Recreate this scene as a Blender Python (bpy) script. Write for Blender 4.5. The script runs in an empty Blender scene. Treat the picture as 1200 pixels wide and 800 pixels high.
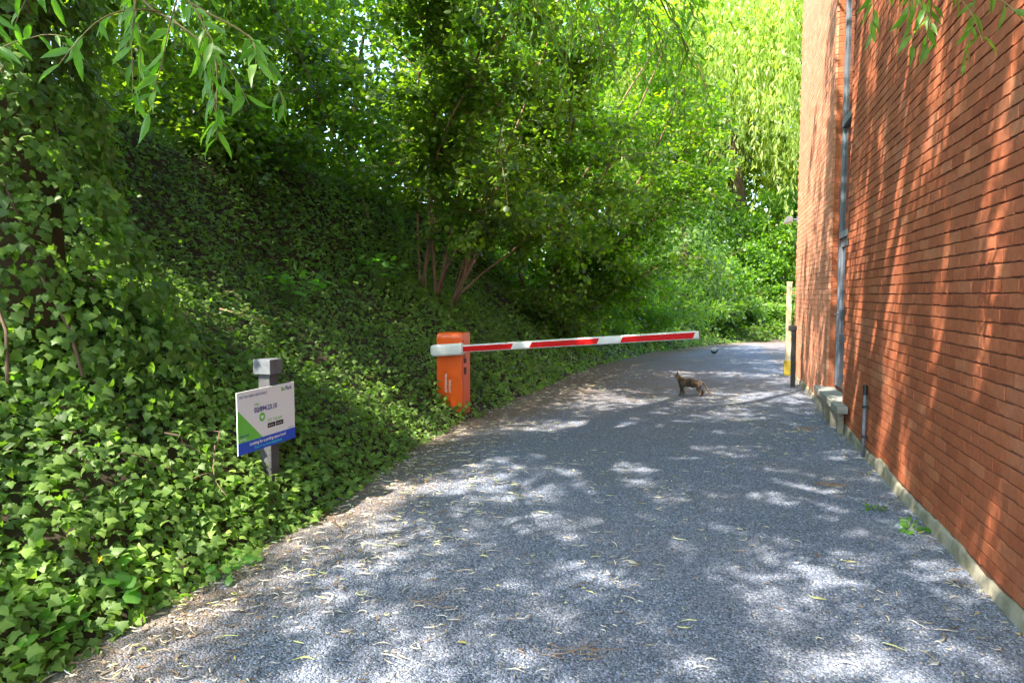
import bpy, bmesh, math, random
import numpy as np
from mathutils import Vector, Matrix

random.seed(7)
rng = np.random.default_rng(11)
scene = bpy.context.scene
COL = scene.collection

# ------------------------------------------------------------------ camera, world, sun, exposure
CAM_H = 1.52
PITCH = math.atan(54 / 800)
YAW = math.radians(16.86)
cam_d = bpy.data.cameras.new("camera")
cam_d.sensor_width = 36.0
cam_d.lens = 24.0
cam_d.clip_start = 0.05
cam_d.clip_end = 600
cam = bpy.data.objects.new("camera", cam_d)
COL.objects.link(cam)
cam.location = (0, 0, CAM_H)
cam.rotation_euler = (math.pi / 2 - PITCH, 0, YAW)
scene.camera = cam

SUN = np.array([0.47, 0.64, -1.0]); SUN /= np.linalg.norm(SUN)      # direction the light travels
sun_el = math.asin(-SUN[2]); sun_az = math.atan2(-SUN[0], -SUN[1])
world = bpy.data.worlds.new("World"); scene.world = world; world.use_nodes = True
wn = world.node_tree.nodes; wn.clear()
sky = wn.new("ShaderNodeTexSky"); sky.sky_type = 'NISHITA'; sky.sun_disc = False
sky.sun_elevation = sun_el; sky.sun_rotation = sun_az; sky.air_density = 1.0; sky.dust_density = 1.2
bg = wn.new("ShaderNodeBackground"); bg.inputs[1].default_value = 0.15
wo = wn.new("ShaderNodeOutputWorld")
world.node_tree.links.new(sky.outputs[0], bg.inputs[0]); world.node_tree.links.new(bg.outputs[0], wo.inputs[0])
sd = bpy.data.lights.new("sun", 'SUN'); sd.energy = 3.0; sd.angle = math.radians(0.53); sd.color = (1.0, 0.91, 0.77)
so = bpy.data.objects.new("sun", sd); COL.objects.link(so); so.location = (-10, -12, 25)
so.rotation_euler = Vector(SUN).to_track_quat('-Z', 'Y').to_euler()
vs = scene.view_settings
vs.view_transform = 'Standard'; vs.look = 'None'; vs.gamma = 1.0; vs.exposure = 2.85
cy = scene.cycles
cy.max_bounces = 8; cy.diffuse_bounces = 6; cy.glossy_bounces = 2; cy.transmission_bounces = 5; cy.transparent_max_bounces = 4
cy.use_denoising = True
cy.sample_clamp_indirect = 6.0
cy.caustics_reflective = False; cy.caustics_refractive = False

# camera basis, used only to leave out foliage no view near the photograph's could see
CF = np.array([-math.sin(YAW) * math.cos(PITCH), math.cos(YAW) * math.cos(PITCH), -math.sin(PITCH)])
CR = np.array([math.cos(YAW), math.sin(YAW), 0.0]); CU = np.cross(CR, CF)
CP = np.array([0, 0, CAM_H])
def view(P):
    v = np.asarray(P) - CP
    z = v @ CF
    zz = np.maximum(z, 0.05)
    return 600 + 800 * (v @ CR) / zz, 400 - 800 * (v @ CU) / zz, z

# ------------------------------------------------------------------ material helpers
def mat(name):
    m = bpy.data.materials.new(name); m.use_nodes = True
    m.node_tree.nodes.clear()
    return m, m.node_tree.nodes, m.node_tree.links
def N(nodes, kind, **kw):
    n = nodes.new(kind)
    for k, v in kw.items():
        if k.startswith('i_'):
            key = k[2:]
            n.inputs[int(key) if key.isdigit() else key.replace('_', ' ')].default_value = v
        else:
            setattr(n, k, v)
    return n
def ramp(nodes, stops, interp='LINEAR'):
    r = nodes.new("ShaderNodeValToRGB"); r.color_ramp.interpolation = interp
    el = r.color_ramp.elements
    while len(el) < len(stops): el.new(0.5)
    for e, (p, c) in zip(el, stops):
        e.position = p; e.color = (c[0], c[1], c[2], 1)
    return r
def out(nodes, links, shader):
    o = nodes.new("ShaderNodeOutputMaterial"); links.new(shader, o.inputs[0]); return o

def leaf_mat(name, ca, cb, cc, tcol, tfac=0.4, rough=0.42, spec=0.4):
    m, n, l = mat(name)
    at = N(n, "ShaderNodeAttribute", attribute_name="tone")
    r = ramp(n, [(0.0, ca), (0.55, cb), (1.0, cc)])
    l.new(at.outputs['Fac'], r.inputs[0])
    geo = N(n, "ShaderNodeNewGeometry")
    ns = N(n, "ShaderNodeTexNoise", i_Scale=14.0, i_Detail=2.0)
    l.new(geo.outputs['Position'], ns.inputs['Vector'])
    mp = N(n, "ShaderNodeMapRange", i_1=0.3, i_2=0.7, i_3=0.82, i_4=1.18)
    l.new(ns.outputs['Fac'], mp.inputs[0])
    mul = N(n, "ShaderNodeVectorMath", operation='SCALE')
    l.new(r.outputs[0], mul.inputs[0]); l.new(mp.outputs[0], mul.inputs['Scale'])
    p = N(n, "ShaderNodeBsdfPrincipled"); p.inputs['Roughness'].default_value = rough
    p.inputs['Specular IOR Level'].default_value = spec
    l.new(mul.outputs[0], p.inputs['Base Color'])
    t = N(n, "ShaderNodeBsdfTranslucent")
    mx = N(n, "ShaderNodeMix", data_type='RGBA', blend_type='MULTIPLY'); mx.inputs[0].default_value = 1.0
    sc = N(n, "ShaderNodeVectorMath", operation='SCALE'); sc.inputs['Scale'].default_value = 5.0
    l.new(mul.outputs[0], sc.inputs[0])
    l.new(sc.outputs[0], mx.inputs[6]); mx.inputs[7].default_value = (*tcol, 1)
    l.new(mx.outputs[2], t.inputs[0])
    ms = N(n, "ShaderNodeMixShader"); ms.inputs[0].default_value = tfac
    l.new(p.outputs[0], ms.inputs[1]); l.new(t.outputs[0], ms.inputs[2])
    out(n, l, ms.outputs[0])
    return m

def simple_mat(name, col, rough=0.6, var=0.12, scale=8.0, bump=0.0, bscale=40.0, metallic=0.0, spec=0.5, col2=None, coat=0.0):
    m, n, l = mat(name)
    tc = N(n, "ShaderNodeTexCoord")
    ns = N(n, "ShaderNodeTexNoise", i_Scale=scale, i_Detail=5.0, i_Roughness=0.6)
    l.new(tc.outputs['Object'], ns.inputs['Vector'])
    c2 = col2 or tuple(c * (1 - 2 * var) for c in col)
    r = ramp(n, [(0.32, c2), (0.62, col)])
    l.new(ns.outputs['Fac'], r.inputs[0])
    p = N(n, "ShaderNodeBsdfPrincipled"); p.inputs['Metallic'].default_value = metallic
    p.inputs['Specular IOR Level'].default_value = spec; p.inputs['Coat Weight'].default_value = coat
    l.new(r.outputs[0], p.inputs['Base Color'])
    mr = N(n, "ShaderNodeMapRange", i_3=max(rough - 0.12, 0.03), i_4=min(rough + 0.15, 1))
    l.new(ns.outputs['Fac'], mr.inputs[0]); l.new(mr.outputs[0], p.inputs['Roughness'])
    if bump:
        nb = N(n, "ShaderNodeTexNoise", i_Scale=bscale, i_Detail=4.0)
        l.new(tc.outputs['Object'], nb.inputs['Vector'])
        b = N(n, "ShaderNodeBump"); b.inputs['Strength'].default_value = bump; b.inputs['Distance'].default_value = 0.01
        l.new(nb.outputs['Fac'], b.inputs['Height']); l.new(b.outputs[0], p.inputs['Normal'])
    out(n, l, p.outputs[0])
    return m

M = {}
M['ivy'] = leaf_mat('ivy_leaf', (0.048, 0.086, 0.024), (0.108, 0.178, 0.038), (0.20, 0.28, 0.058), (0.8, 1.0, 0.22), 0.30, 0.5, 0.25)
M['hazel'] = leaf_mat('hazel_leaf', (0.032, 0.062, 0.014), (0.064, 0.116, 0.022), (0.13, 0.19, 0.034), (0.9, 0.92, 0.16), 0.45)
M['maple'] = leaf_mat('maple_leaf', (0.03, 0.07, 0.012), (0.065, 0.13, 0.015), (0.15, 0.2, 0.02), (1.0, 1.0, 0.1), 0.45)
M['elder'] = leaf_mat('elder_leaf', (0.045, 0.095, 0.018), (0.085, 0.155, 0.026), (0.14, 0.22, 0.036), (0.88, 0.97, 0.15), 0.42)
M['willow'] = leaf_mat('willow_leaf', (0.055, 0.13, 0.022), (0.09, 0.19, 0.032), (0.15, 0.25, 0.06), (0.85, 1.0, 0.2), 0.45)
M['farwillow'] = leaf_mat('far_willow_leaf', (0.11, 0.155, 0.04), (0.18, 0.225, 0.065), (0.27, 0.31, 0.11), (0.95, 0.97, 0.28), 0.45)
M['herb'] = leaf_mat('herb_leaf', (0.05, 0.13, 0.02), (0.085, 0.2, 0.03), (0.14, 0.28, 0.05), (0.8, 1.0, 0.2), 0.38)
M['bark'] = simple_mat('bark', (0.12, 0.075, 0.045), 0.9, 0.25, 6, 0.6, 30)
M['redbark'] = simple_mat('hazel_bark', (0.27, 0.165, 0.10), 0.8, 0.25, 5, 0.4, 30)
M['twig'] = simple_mat('willow_twig', (0.22, 0.17, 0.05), 0.6, 0.2, 10)
M['soil'] = simple_mat('dark_soil', (0.045, 0.03, 0.018), 1.0, 0.3, 3, 0.5, 20)
M['orange'] = simple_mat('orange_enamel', (0.88, 0.115, 0.008), 0.38, 0.06, 3, 0.05, 60, coat=0.15)
M['white'] = simple_mat('white_paint', (0.72, 0.72, 0.69), 0.4, 0.06, 7)
M['red'] = simple_mat('red_reflective_film', (0.62, 0.008, 0.008), 0.55, 0.05, 6, spec=.15)
M['black'] = simple_mat('black_plastic', (0.02, 0.02, 0.021), 0.45, 0.1, 8)
M['postgrey'] = simple_mat('grey_recycled_plastic', (0.075, 0.075, 0.08), 0.6, 0.15, 9, 0.25, 60)
M['capgrey'] = simple_mat('grey_metal_cap', (0.14, 0.15, 0.165), 0.5, 0.15, 14, 0.2, 60)
M['board'] = simple_mat('sign_white', (0.86, 0.87, 0.89), 0.35, 0.02, 3)
M['sblue'] = simple_mat('sign_blue', (0.012, 0.075, 0.62), 0.35, 0.03, 3)
M['sgreen'] = simple_mat('sign_green', (0.16, 0.58, 0.06), 0.35, 0.03, 3)
M['snavy'] = simple_mat('sign_navy', (0.03, 0.05, 0.26), 0.4, 0.03, 3)
M['scyan'] = simple_mat('sign_cyan', (0.05, 0.60, 0.75), 0.4, 0.03, 3)
M['frame'] = simple_mat('grey_blue_frame', (0.14, 0.17, 0.21), 0.45, 0.12, 6, 0.1, 40)
M['stone'] = simple_mat('worn_bluestone', (0.33, 0.32, 0.28), 0.85, 0.25, 5, 0.5, 30)
M['concrete'] = simple_mat('mossy_concrete', (0.30, 0.27, 0.21), 0.9, 0.3, 6, 0.6, 25, col2=(0.12, 0.12, 0.07))
M['cream'] = simple_mat('cream_paint', (0.72, 0.62, 0.34), 0.6, 0.12, 3, 0.1, 30, col2=(0.74, 0.67, 0.45))
M['stem'] = simple_mat('green_stem', (0.12, 0.19, 0.05), 0.6, 0.15, 10)
M['ivystem'] = simple_mat('ivy_stem', (0.16, 0.10, 0.06), 0.8, 0.2, 10)
M['yellow'] = simple_mat('yellow_petal', (0.8, 0.55, 0.01), 0.5, 0.05, 10)
M['deadwood'] = simple_mat('dead_stick', (0.34, 0.23, 0.14), 0.85, 0.2, 12, 0.3, 60)

# ------------------------------------------------------------------ object helpers
def tag(o, label=None, cat=None, group=None, kind=None):
    if label: o["label"] = label
    if cat: o["category"] = cat
    if group: o["group"] = group
    if kind: o["kind"] = kind
    return o
def empty(name, loc=(0, 0, 0), rz=0.0):
    o = bpy.data.objects.new(name, None); COL.objects.link(o)
    o.location = loc; o.rotation_euler = (0, 0, rz); o.empty_display_size = 0.1
    return o
def link(name, me, m=None, parent=None, kind=None):
    if m is not None and not me.materials: me.materials.append(m)
    o = bpy.data.objects.new(name, me); COL.objects.link(o)
    if parent is not None: o.parent = parent
    if kind: o["kind"] = kind
    return o
def mesh_py(name, verts, faces, m=None, smooth=False):
    me = bpy.data.meshes.new(name); me.from_pydata([tuple(map(float, v)) for v in verts], [], faces); me.update()
    if m is not None: me.materials.append(m)
    if smooth: me.polygons.foreach_set('use_smooth', [True] * len(me.polygons))
    return me
def mesh_np(name, V, T, m=None, tone=None, smooth=True):
    """V (n,3) float, T (m,k) int faces all of one size, tone per face"""
    me = bpy.data.meshes.new(name)
    V = np.ascontiguousarray(V, np.float32); T = np.ascontiguousarray(T, np.int32)
    k = T.shape[1]
    me.vertices.add(len(V)); me.vertices.foreach_set('co', V.ravel())
    me.loops.add(T.size); me.loops.foreach_set('vertex_index', T.ravel())
    me.polygons.add(len(T)); me.polygons.foreach_set('loop_start', np.arange(0, T.size, k, dtype=np.int32))
    me.polygons.foreach_set('use_smooth', np.full(len(T), bool(smooth), dtype=bool))
    me.update(calc_edges=True)
    if tone is not None:
        a = me.attributes.new('tone', 'FLOAT', 'FACE'); a.data.foreach_set('value', np.ascontiguousarray(tone, np.float32))
    if m is not None: me.materials.append(m)
    return me
def norm(a):
    a = np.asarray(a, float)
    return a / np.maximum(np.linalg.norm(a, axis=-1, keepdims=True), 1e-9)

class MB:
    """collects boxes / tubes / prisms into one mesh"""
    def __init__(s): s.v = []; s.f = []
    def add(s, verts, faces):
        b = len(s.v); s.v += [tuple(map(float, v)) for v in verts]; s.f += [tuple(i + b for i in f) for f in faces]
    def box(s, x0, x1, y0, y1, z0, z1):
        s.add([(x0, y0, z0), (x1, y0, z0), (x1, y1, z0), (x0, y1, z0), (x0, y0, z1), (x1, y0, z1), (x1, y1, z1), (x0, y1, z1)],
              [(0, 3, 2, 1), (4, 5, 6, 7), (0, 1, 5, 4), (1, 2, 6, 5), (2, 3, 7, 6), (3, 0, 4, 7)])
    def tube(s, pts, rad, sides=6, cap=True):
        pts = np.asarray(pts, float); n = len(pts)
        rad = np.broadcast_to(rad, (n,)) if np.ndim(rad) == 0 else np.asarray(rad)
        t = norm(np.gradient(pts, axis=0))
        ref = np.array([0, 0, 1.0]) if abs(t[0][2]) < 0.9 else np.array([1.0, 0, 0])
        vs_, b = [], len(s.v)
        for i in range(n):
            a = np.cross(t[i], ref); a = a / max(np.linalg.norm(a), 1e-6); bb = np.cross(t[i], a); ref = np.cross(a, t[i])
            for k in range(sides):
                an = 2 * math.pi * k / sides
                vs_.append(pts[i] + rad[i] * (math.cos(an) * a + math.sin(an) * bb))
        fs = []
        for i in range(n - 1):
            for k in range(sides):
                k2 = (k + 1) % sides
                fs.append((i * sides + k, i * sides + k2, (i + 1) * sides + k2, (i + 1) * sides + k))
        if cap:
            fs.append(tuple(range(sides))[::-1]); fs.append(tuple((n - 1) * sides + k for k in range(sides)))
        s.add(vs_, fs)
    def prism(s, poly, axis, a0, a1):
        """poly of 2-D points extruded along axis 0/1/2 from a0 to a1"""
        def p3(p, a):
            q = list(p); q.insert(axis, a); return tuple(q)
        n = len(poly)
        s.add([p3(p, a0) for p in poly] + [p3(p, a1) for p in poly],
              [tuple(range(n))[::-1], tuple(range(n, 2 * n))] + [(i, (i + 1) % n, n + (i + 1) % n, n + i) for i in range(n)])
    def build(s, name, m, parent=None, bevel=0.0, smooth=False, kind=None, segs=2):
        me = mesh_py(name, s.v, s.f, m)
        bm = bmesh.new(); bm.from_mesh(me)
        bmesh.ops.recalc_face_normals(bm, faces=bm.faces)
        if bevel:
            bmesh.ops.bevel(bm, geom=bm.edges[:], offset=bevel, segments=segs, profile=0.6, affect='EDGES', clamp_overlap=True)
        bm.to_mesh(me); bm.free()
        if smooth: me.polygons.foreach_set('use_smooth', [True] * len(me.polygons))
        return link(name, me, None, parent, kind)

# ------------------------------------------------------------------ leaves
def fan(outline, centre=(0, 0.45, 0.0)):
    V = [centre] + list(outline); n = len(outline)
    return np.array(V, float), np.array([(0, i + 1, (i + 1) % n + 1) for i in range(n)], np.int32)
IVY = fan([(0, 0.0, -.02), (.25, -.14, -.06), (.31, .09, -.03), (.57, .23, -.12), (.33, .45, -.03), (.23, .68, -.05), (0, 1.0, -.13),
           (-.23, .68, -.05), (-.33, .45, -.03), (-.57, .23, -.12), (-.31, .09, -.03), (-.25, -.14, -.06)], (0, .3, .05))
IVY5 = fan([(0, -.05, 0), (.5, .2, -.08), (.2, .6, -.02), (0, 1, -.12), (-.2, .6, -.02), (-.5, .2, -.08)], (0, .3, .05))
ROUND = fan([(0, 0, 0), (.36, .22, -.06), (.42, .55, -.08), (.2, .88, -.06), (0, 1.0, -.10), (-.2, .88, -.06), (-.42, .55, -.08), (-.36, .22, -.06)], (0, .5, .04))
ROUND5 = fan([(0, 0, 0), (.42, .38, -.07), (.25, .85, -.06), (-.25, .85, -.06), (-.42, .38, -.07)], (0, .5, .03))
LANCE = (np.array([(0, 0, 0), (-.10, .22, .04), (0, .22, 0), (.10, .22, .04), (-.11, .52, .02), (0, .52, -.03), (.11, .52, .02), (-.055, .80, -.05), (0, .80, -.09), (.055, .80, -.05), (0, 1.0, -.17)]),
         np.array([(0, 2, 1), (0, 3, 2), (1, 2, 5), (1, 5, 4), (2, 3, 6), (2, 6, 5), (4, 5, 8), (4, 8, 7), (5, 6, 9), (5, 9, 8), (7, 8, 10), (8, 9, 10)], np.int32))
LANCE2 = (np.array([(0, 0, 0), (-.12, .45, .03), (.12, .45, .03), (0, 1.0, -.06)]), np.array([(0, 2, 1), (1, 2, 3)], np.int32))

LEAF2 = (np.array([(0, 0, 0), (-.46, .48, -.06), (.46, .48, -.06), (0, 1.0, -.10)]), np.array([(0, 2, 1), (1, 2, 3)], np.int32))
def leaf_xf(d, n):
    d = norm(d); n = np.asarray(n, float)
    n = norm(n - (n * d).sum(-1, keepdims=True) * d)
    return np.stack([np.cross(d, n), d, n], axis=-1)          # columns x, y, z
def leaf_cloud(name, tmpl, pos, d, n, size, m, parent=None, tone=None, kind='stuff'):
    V, T = tmpl; K = len(pos)
    R = leaf_xf(d, n)
    W = np.einsum('kij,vj->kvi', R, V) * np.asarray(size)[:, None, None] + np.asarray(pos)[:, None, :]
    F = (T[None] + (np.arange(K) * len(V))[:, None, None]).reshape(-1, 3)
    if tone is None: tone = rng.random(K)
    me = mesh_np(name, W.reshape(-1, 3), F, m, np.repeat(tone, len(T)))
    return link(name, me, None, parent, kind)
def leaf_objects(tmpl, pos, d, n, size, m, parent, tone, nvar=8, name='leaf'):
    V, T = tmpl
    ms = []
    for i in range(nvar):
        W = V.copy(); W[:, 2] += 0.05 * np.sin(W[:, 1] * 3 + i) + rng.normal(0, .012, len(W)); W[:, 0] *= 0.9 + 0.2 * rng.random()
        ms.append(mesh_np(name, W, T, m, np.full(len(T), (i + .5) / nvar)))
    R = leaf_xf(d, n)
    for k in range(len(pos)):
        o = bpy.data.objects.new(name, ms[min(int(tone[k] * nvar), nvar - 1)]); COL.objects.link(o); o.parent = parent
        s = float(size[k])
        o.matrix_local = Matrix([[*(R[k][r] * s), pos[k][r]] for r in range(3)] + [[0, 0, 0, 1]])
def rand_dirs(k):
    return norm(rng.normal(size=(k, 3)))

_ph = rng.random((24, 3)) * 6.28; _dr = norm(rng.normal(size=(24, 3)))
def snoise(P, scale, seed=0, oct_=6):
    """cheap smooth noise, about -1..1"""
    P = np.asarray(P, float) / scale
    r = 0
    for i in range(oct_):
        k = (i + seed * 5) % 24
        f = 1.0 + 0.45 * i
        r = r + np.sin((P @ _dr[k]) * f * 3.1 + _ph[k][0] + 1.3 * np.sin((P @ _dr[(k + 7) % 24]) * f * 1.7 + _ph[k][1])) / (1 + 0.35 * i)
    return r / 2.6

# ------------------------------------------------------------------ the bank and the edge of the drive
EY = np.array([-6, -2, 0, 2.0, 3.2, 4.2, 5.6, 7.0, 8.4, 9.4, 12, 14, 16, 18.5, 21, 23, 24.6, 26.5, 29])
EX = np.array([-2.2, -2.4, -2.5, -2.57, -2.63, -2.66, -2.8, -2.93, -2.9, -2.83, -2.72, -2.6, -2.3, -1.6, -.55, .6, 1.9, 4.2, 8.5])
_t = np.linspace(0, 1, len(EY)); _tt = np.linspace(0, 1, 600)
def _smooth(a):
    a = np.interp(_tt, _t, a); k = np.hanning(41); k /= k.sum()
    return np.convolve(np.pad(a, 20, mode='reflect', reflect_type='odd'), k, 'valid')
ECX, ECY = _smooth(EX), _smooth(EY)
_seg = np.hypot(np.diff(ECX), np.diff(ECY)); EU = np.concatenate([[0], np.cumsum(_seg)])
_tx, _ty = np.gradient(ECX, EU), np.gradient(ECY, EU)
def edge_pt(u, s):
    """point s metres to the left of the edge curve at arc length u"""
    x, y = np.interp(u, EU, ECX), np.interp(u, EU, ECY)
    tx, ty = np.interp(u, EU, _tx), np.interp(u, EU, _ty)
    L = np.hypot(tx, ty)
    return x - s * ty / L, y + s * tx / L
PS = [-1, 0, .1, .5, 1, 2, 2.4, 2.8, 3.1, 3.5, 4.5, 14]
PZ = [-.12, -.03, .06, .38, .80, 1.52, 1.88, 2.6, 3.15, 3.4, 3.5, 3.7]
def bank_z(u, s):
    x, y = edge_pt(u, s)
    z = np.interp(s, PS, PZ)
    k = np.clip((y - 14) / 8, 0, 1); z = z * (1 - 0.72 * k)
    P = np.stack([x, y, np.zeros_like(x)], -1)
    return z + snoise(P, 2.2, 1) * .16 * np.clip(s / 1.2, 0, 1) + snoise(P, .7, 2) * .05 * np.clip(s / .3, 0, 1)
def bank_p(u, s):
    x, y = edge_pt(u, s)
    return np.stack([x, y, bank_z(u, s)], -1)
def bank_n(u, s, e=.04):
    a = bank_p(u + e, s) - bank_p(u - e, s); b = bank_p(u, s + e) - bank_p(u, s - e)
    n = norm(np.cross(a, b))
    return n * np.sign(n[..., 2:3])

U0, U1 = 0.2, EU[-1] - .2
uu = np.arange(U0, U1, .16); ss = np.concatenate([np.arange(-.6, 4.8, .12), np.arange(5, 14.1, .75)])
GU, GS = np.meshgrid(uu, ss, indexing='ij')
BP = bank_p(GU.ravel(), GS.ravel())
nu, nsn = len(uu), len(ss)
idx = np.arange(nu * nsn).reshape(nu, nsn)
BF = np.stack([idx[:-1, :-1], idx[1:, :-1], idx[1:, 1:], idx[:-1, 1:]], -1).reshape(-1, 4)[:, ::-1]
tag(link('bank', mesh_np('bank', BP, BF, M['soil'], smooth=True)), kind='structure')

tag(link('ground', mesh_py('ground', [(-150, -150, -.14), (150, -150, -.14), (150, 150, -.14), (-150, 150, -.14)], [(0, 1, 2, 3)], M['soil'])), kind='structure')

# the gravel drive: one gently uneven sheet from the ivy to the wall, dust and litter worn in along the edges
m, n, l = mat('gravel_and_dust')
geo = N(n, "ShaderNodeNewGeometry")
vo = N(n, "ShaderNodeTexVoronoi", i_Scale=95.0); l.new(geo.outputs['Position'], vo.inputs['Vector'])
sep = N(n, "ShaderNodeSeparateColor"); l.new(vo.outputs['Color'], sep.inputs[0])
r = ramp(n, [(0.0, (.06, .072, .10)), (.5, (.135, .16, .215)), (.85, (.215, .24, .31)), (1.0, (.33, .35, .41))]); l.new(sep.outputs[0], r.inputs[0])
at = N(n, "ShaderNodeAttribute", attribute_name="dirt")
ns = N(n, "ShaderNodeTexNoise", i_Scale=2.3, i_Detail=6.0, i_Roughness=.65); l.new(geo.outputs['Position'], ns.inputs['Vector'])
ad = N(n, "ShaderNodeMath", operation='MULTIPLY_ADD'); l.new(ns.outputs['Fac'], ad.inputs[0]); ad.inputs[1].default_value = 1.6; ad.inputs[2].default_value = -.95
ad2 = N(n, "ShaderNodeMath", operation='ADD', use_clamp=True); l.new(ad.outputs[0], ad2.inputs[0]); l.new(at.outputs['Fac'], ad2.inputs[1])
n2 = N(n, "ShaderNodeTexNoise", i_Scale=60.0, i_Detail=5.0); l.new(geo.outputs['Position'], n2.inputs['Vector'])
dr = ramp(n, [(.3, (.075, .05, .035)), (.55, (.17, .125, .09)), (.75, (.30, .24, .18))]); l.new(n2.outputs['Fac'], dr.inputs[0])
mx = N(n, "ShaderNodeMix", data_type='RGBA'); l.new(ad2.outputs[0], mx.inputs[0]); l.new(r.outputs[0], mx.inputs[6]); l.new(dr.outputs[0], mx.inputs[7])
p = N(n, "ShaderNodeBsdfPrincipled"); p.inputs['Roughness'].default_value = .85; l.new(mx.outputs[2], p.inputs['Base Color'])
b = N(n, "ShaderNodeBump"); b.inputs['Strength'].default_value = .9; b.inputs['Distance'].default_value = .012
iv = N(n, "ShaderNodeMath", operation='MULTIPLY'); iv.inputs[1].default_value = -1; l.new(vo.outputs['Distance'], iv.inputs[0])
l.new(iv.outputs[0], b.inputs['Height']); l.new(b.outputs[0], p.inputs['Normal'])
out(n, l, p.outputs[0]); M['drive'] = m

def drive_z(x, y):
    P = np.stack([x, y, np.zeros_like(x)], -1)
    return snoise(P, 2.5, 3) * .012 + snoise(P, .6, 1) * .006
def edge_x(y):
    o = np.argsort(ECY); return np.interp(y, ECY[o], ECX[o])
gx, gy = np.meshgrid(np.concatenate([np.arange(-3.6, 1.5, .1), np.arange(1.6, 14, .8)]), np.concatenate([np.arange(-4, 16, .1), np.arange(16, 34, .5)]), indexing='ij')
DV = np.stack([gx.ravel(), gy.ravel(), drive_z(gx.ravel(), gy.ravel())], -1)
di = np.arange(gx.size).reshape(gx.shape)
DF = np.stack([di[:-1, :-1], di[1:, :-1], di[1:, 1:], di[:-1, 1:]], -1).reshape(-1, 4)
me = mesh_np('gravel_drive', DV, DF, M['drive'], smooth=True)
de = DV[:, 0] - edge_x(DV[:, 1])
dirt = np.clip(1.15 - de / .85, 0, 1) * .95 + .85 * np.clip((DV[:, 1] - 6.0) / 4, 0, 1) * np.clip((21 - DV[:, 1]) / 4, .25, 1) * np.clip(1.5 - de / 2.8, 0, 1) + .5 * np.clip((DV[:, 0] - 1.1) / .25, 0, 1)
a = me.attributes.new('dirt', 'FLOAT', 'POINT'); a.data.foreach_set('value', dirt.astype(np.float32))
drive = tag(link('gravel_drive', me), kind='structure')

# loose stones on it: real pieces, instanced
m, n, l = mat('loose_stone')
oi = N(n, "ShaderNodeObjectInfo")
r = ramp(n, [(0.0, (.072, .09, .135)), (.35, (.122, .15, .215)), (.7, (.175, .208, .285)), (.93, (.28, .31, .375)), (1.0, (.30, .25, .20))]); l.new(oi.outputs['Random'], r.inputs[0])
geo = N(n, "ShaderNodeNewGeometry"); ns = N(n, "ShaderNodeTexNoise", i_Scale=.9, i_Detail=6.0, i_Roughness=.65); l.new(geo.outputs['Position'], ns.inputs['Vector'])
mr = N(n, "ShaderNodeMapRange", i_1=.45, i_2=.75, i_3=0, i_4=.55); l.new(ns.outputs['Fac'], mr.inputs[0])
mx = N(n, "ShaderNodeMix", data_type='RGBA'); l.new(mr.outputs[0], mx.inputs[0]); l.new(r.outputs[0], mx.inputs[6]); mx.inputs[7].default_value = (.21, .185, .16, 1)
p = N(n, "ShaderNodeBsdfPrincipled"); p.inputs['Roughness'].default_value = .75; l.new(mx.outputs[2], p.inputs['Base Color'])
out(n, l, p.outputs[0]); M['pebble'] = m
bm = bmesh.new(); bmesh.ops.create_icosphere(bm, subdivisions=1, radius=1.0)
for v in bm.verts:
    v.co *= 1 + random.uniform(-.28, .22)
    v.co.z *= .62; v.co.x *= 1.15
pm = bpy.data.meshes.new('stone'); bm.to_mesh(pm); bm.free(); pm.materials.append(M['pebble'])
stone_ob = bpy.data.objects.new('stone', pm)
gx, gy = np.meshgrid(np.arange(-3.0, 1.36, .15), np.arange(1.3, 11.5, .15), indexing='ij')
V = np.stack([gx.ravel(), gy.ravel(), drive_z(gx.ravel(), gy.ravel()) + .001], -1)
di = np.arange(gx.size).reshape(gx.shape)
F = np.stack([di[:-1, :-1], di[1:, :-1], di[1:, 1:], di[:-1, 1:]], -1).reshape(-1, 4)
me = mesh_np('gravel', V, F, M['pebble'])
de = V[:, 0] - edge_x(V[:, 1]); px, py, pz = view(V)
dens = np.clip((de - .15) / .9, .08, 1) * np.clip(1.45 - V[:, 1] / 8, .05, 1) * ((px > -150) & (px < 1350) & (py < 950)) * (0.72 + .5 * np.minimum(snoise(V, 1.3, 2), .3))
a = me.attributes.new('dens', 'FLOAT', 'POINT'); a.data.foreach_set('value', np.clip(dens, 0, 1).astype(np.float32))
gravel = tag(link('gravel', me), 'loose blue grey gravel stones covering the drive', 'gravel', kind='stuff')
ng = bpy.data.node_groups.new('scatter_stones', 'GeometryNodeTree')
ng.interface.new_socket('Geometry', in_out='INPUT', socket_type='NodeSocketGeometry'); ng.interface.new_socket('Geometry', in_out='OUTPUT', socket_type='NodeSocketGeometry')
gn = ng.nodes; gi = gn.new('NodeGroupInput'); go = gn.new('NodeGroupOutput')
dp = gn.new('GeometryNodeDistributePointsOnFaces'); na = gn.new('GeometryNodeInputNamedAttribute'); na.data_type = 'FLOAT'; na.inputs['Name'].default_value = 'dens'
mu = gn.new('ShaderNodeMath'); mu.operation = 'MULTIPLY'; mu.inputs[1].default_value = 7500
io = gn.new('GeometryNodeInstanceOnPoints'); ob = gn.new('GeometryNodeObjectInfo'); ob.inputs[0].default_value = stone_ob
rr = gn.new('FunctionNodeRandomValue'); rr.data_type = 'FLOAT_VECTOR'; rr.inputs[0].default_value = (-.5, -.5, 0); rr.inputs[1].default_value = (.5, .5, 6.28)
rs = gn.new('FunctionNodeRandomValue'); rs.data_type = 'FLOAT'; rs.inputs[2].default_value = .0032; rs.inputs[3].default_value = .0085
L = ng.links.new
L(gi.outputs[0], dp.inputs['Mesh']); L(na.outputs['Attribute'], mu.inputs[0]); L(mu.outputs[0], dp.inputs['Density'])
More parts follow.
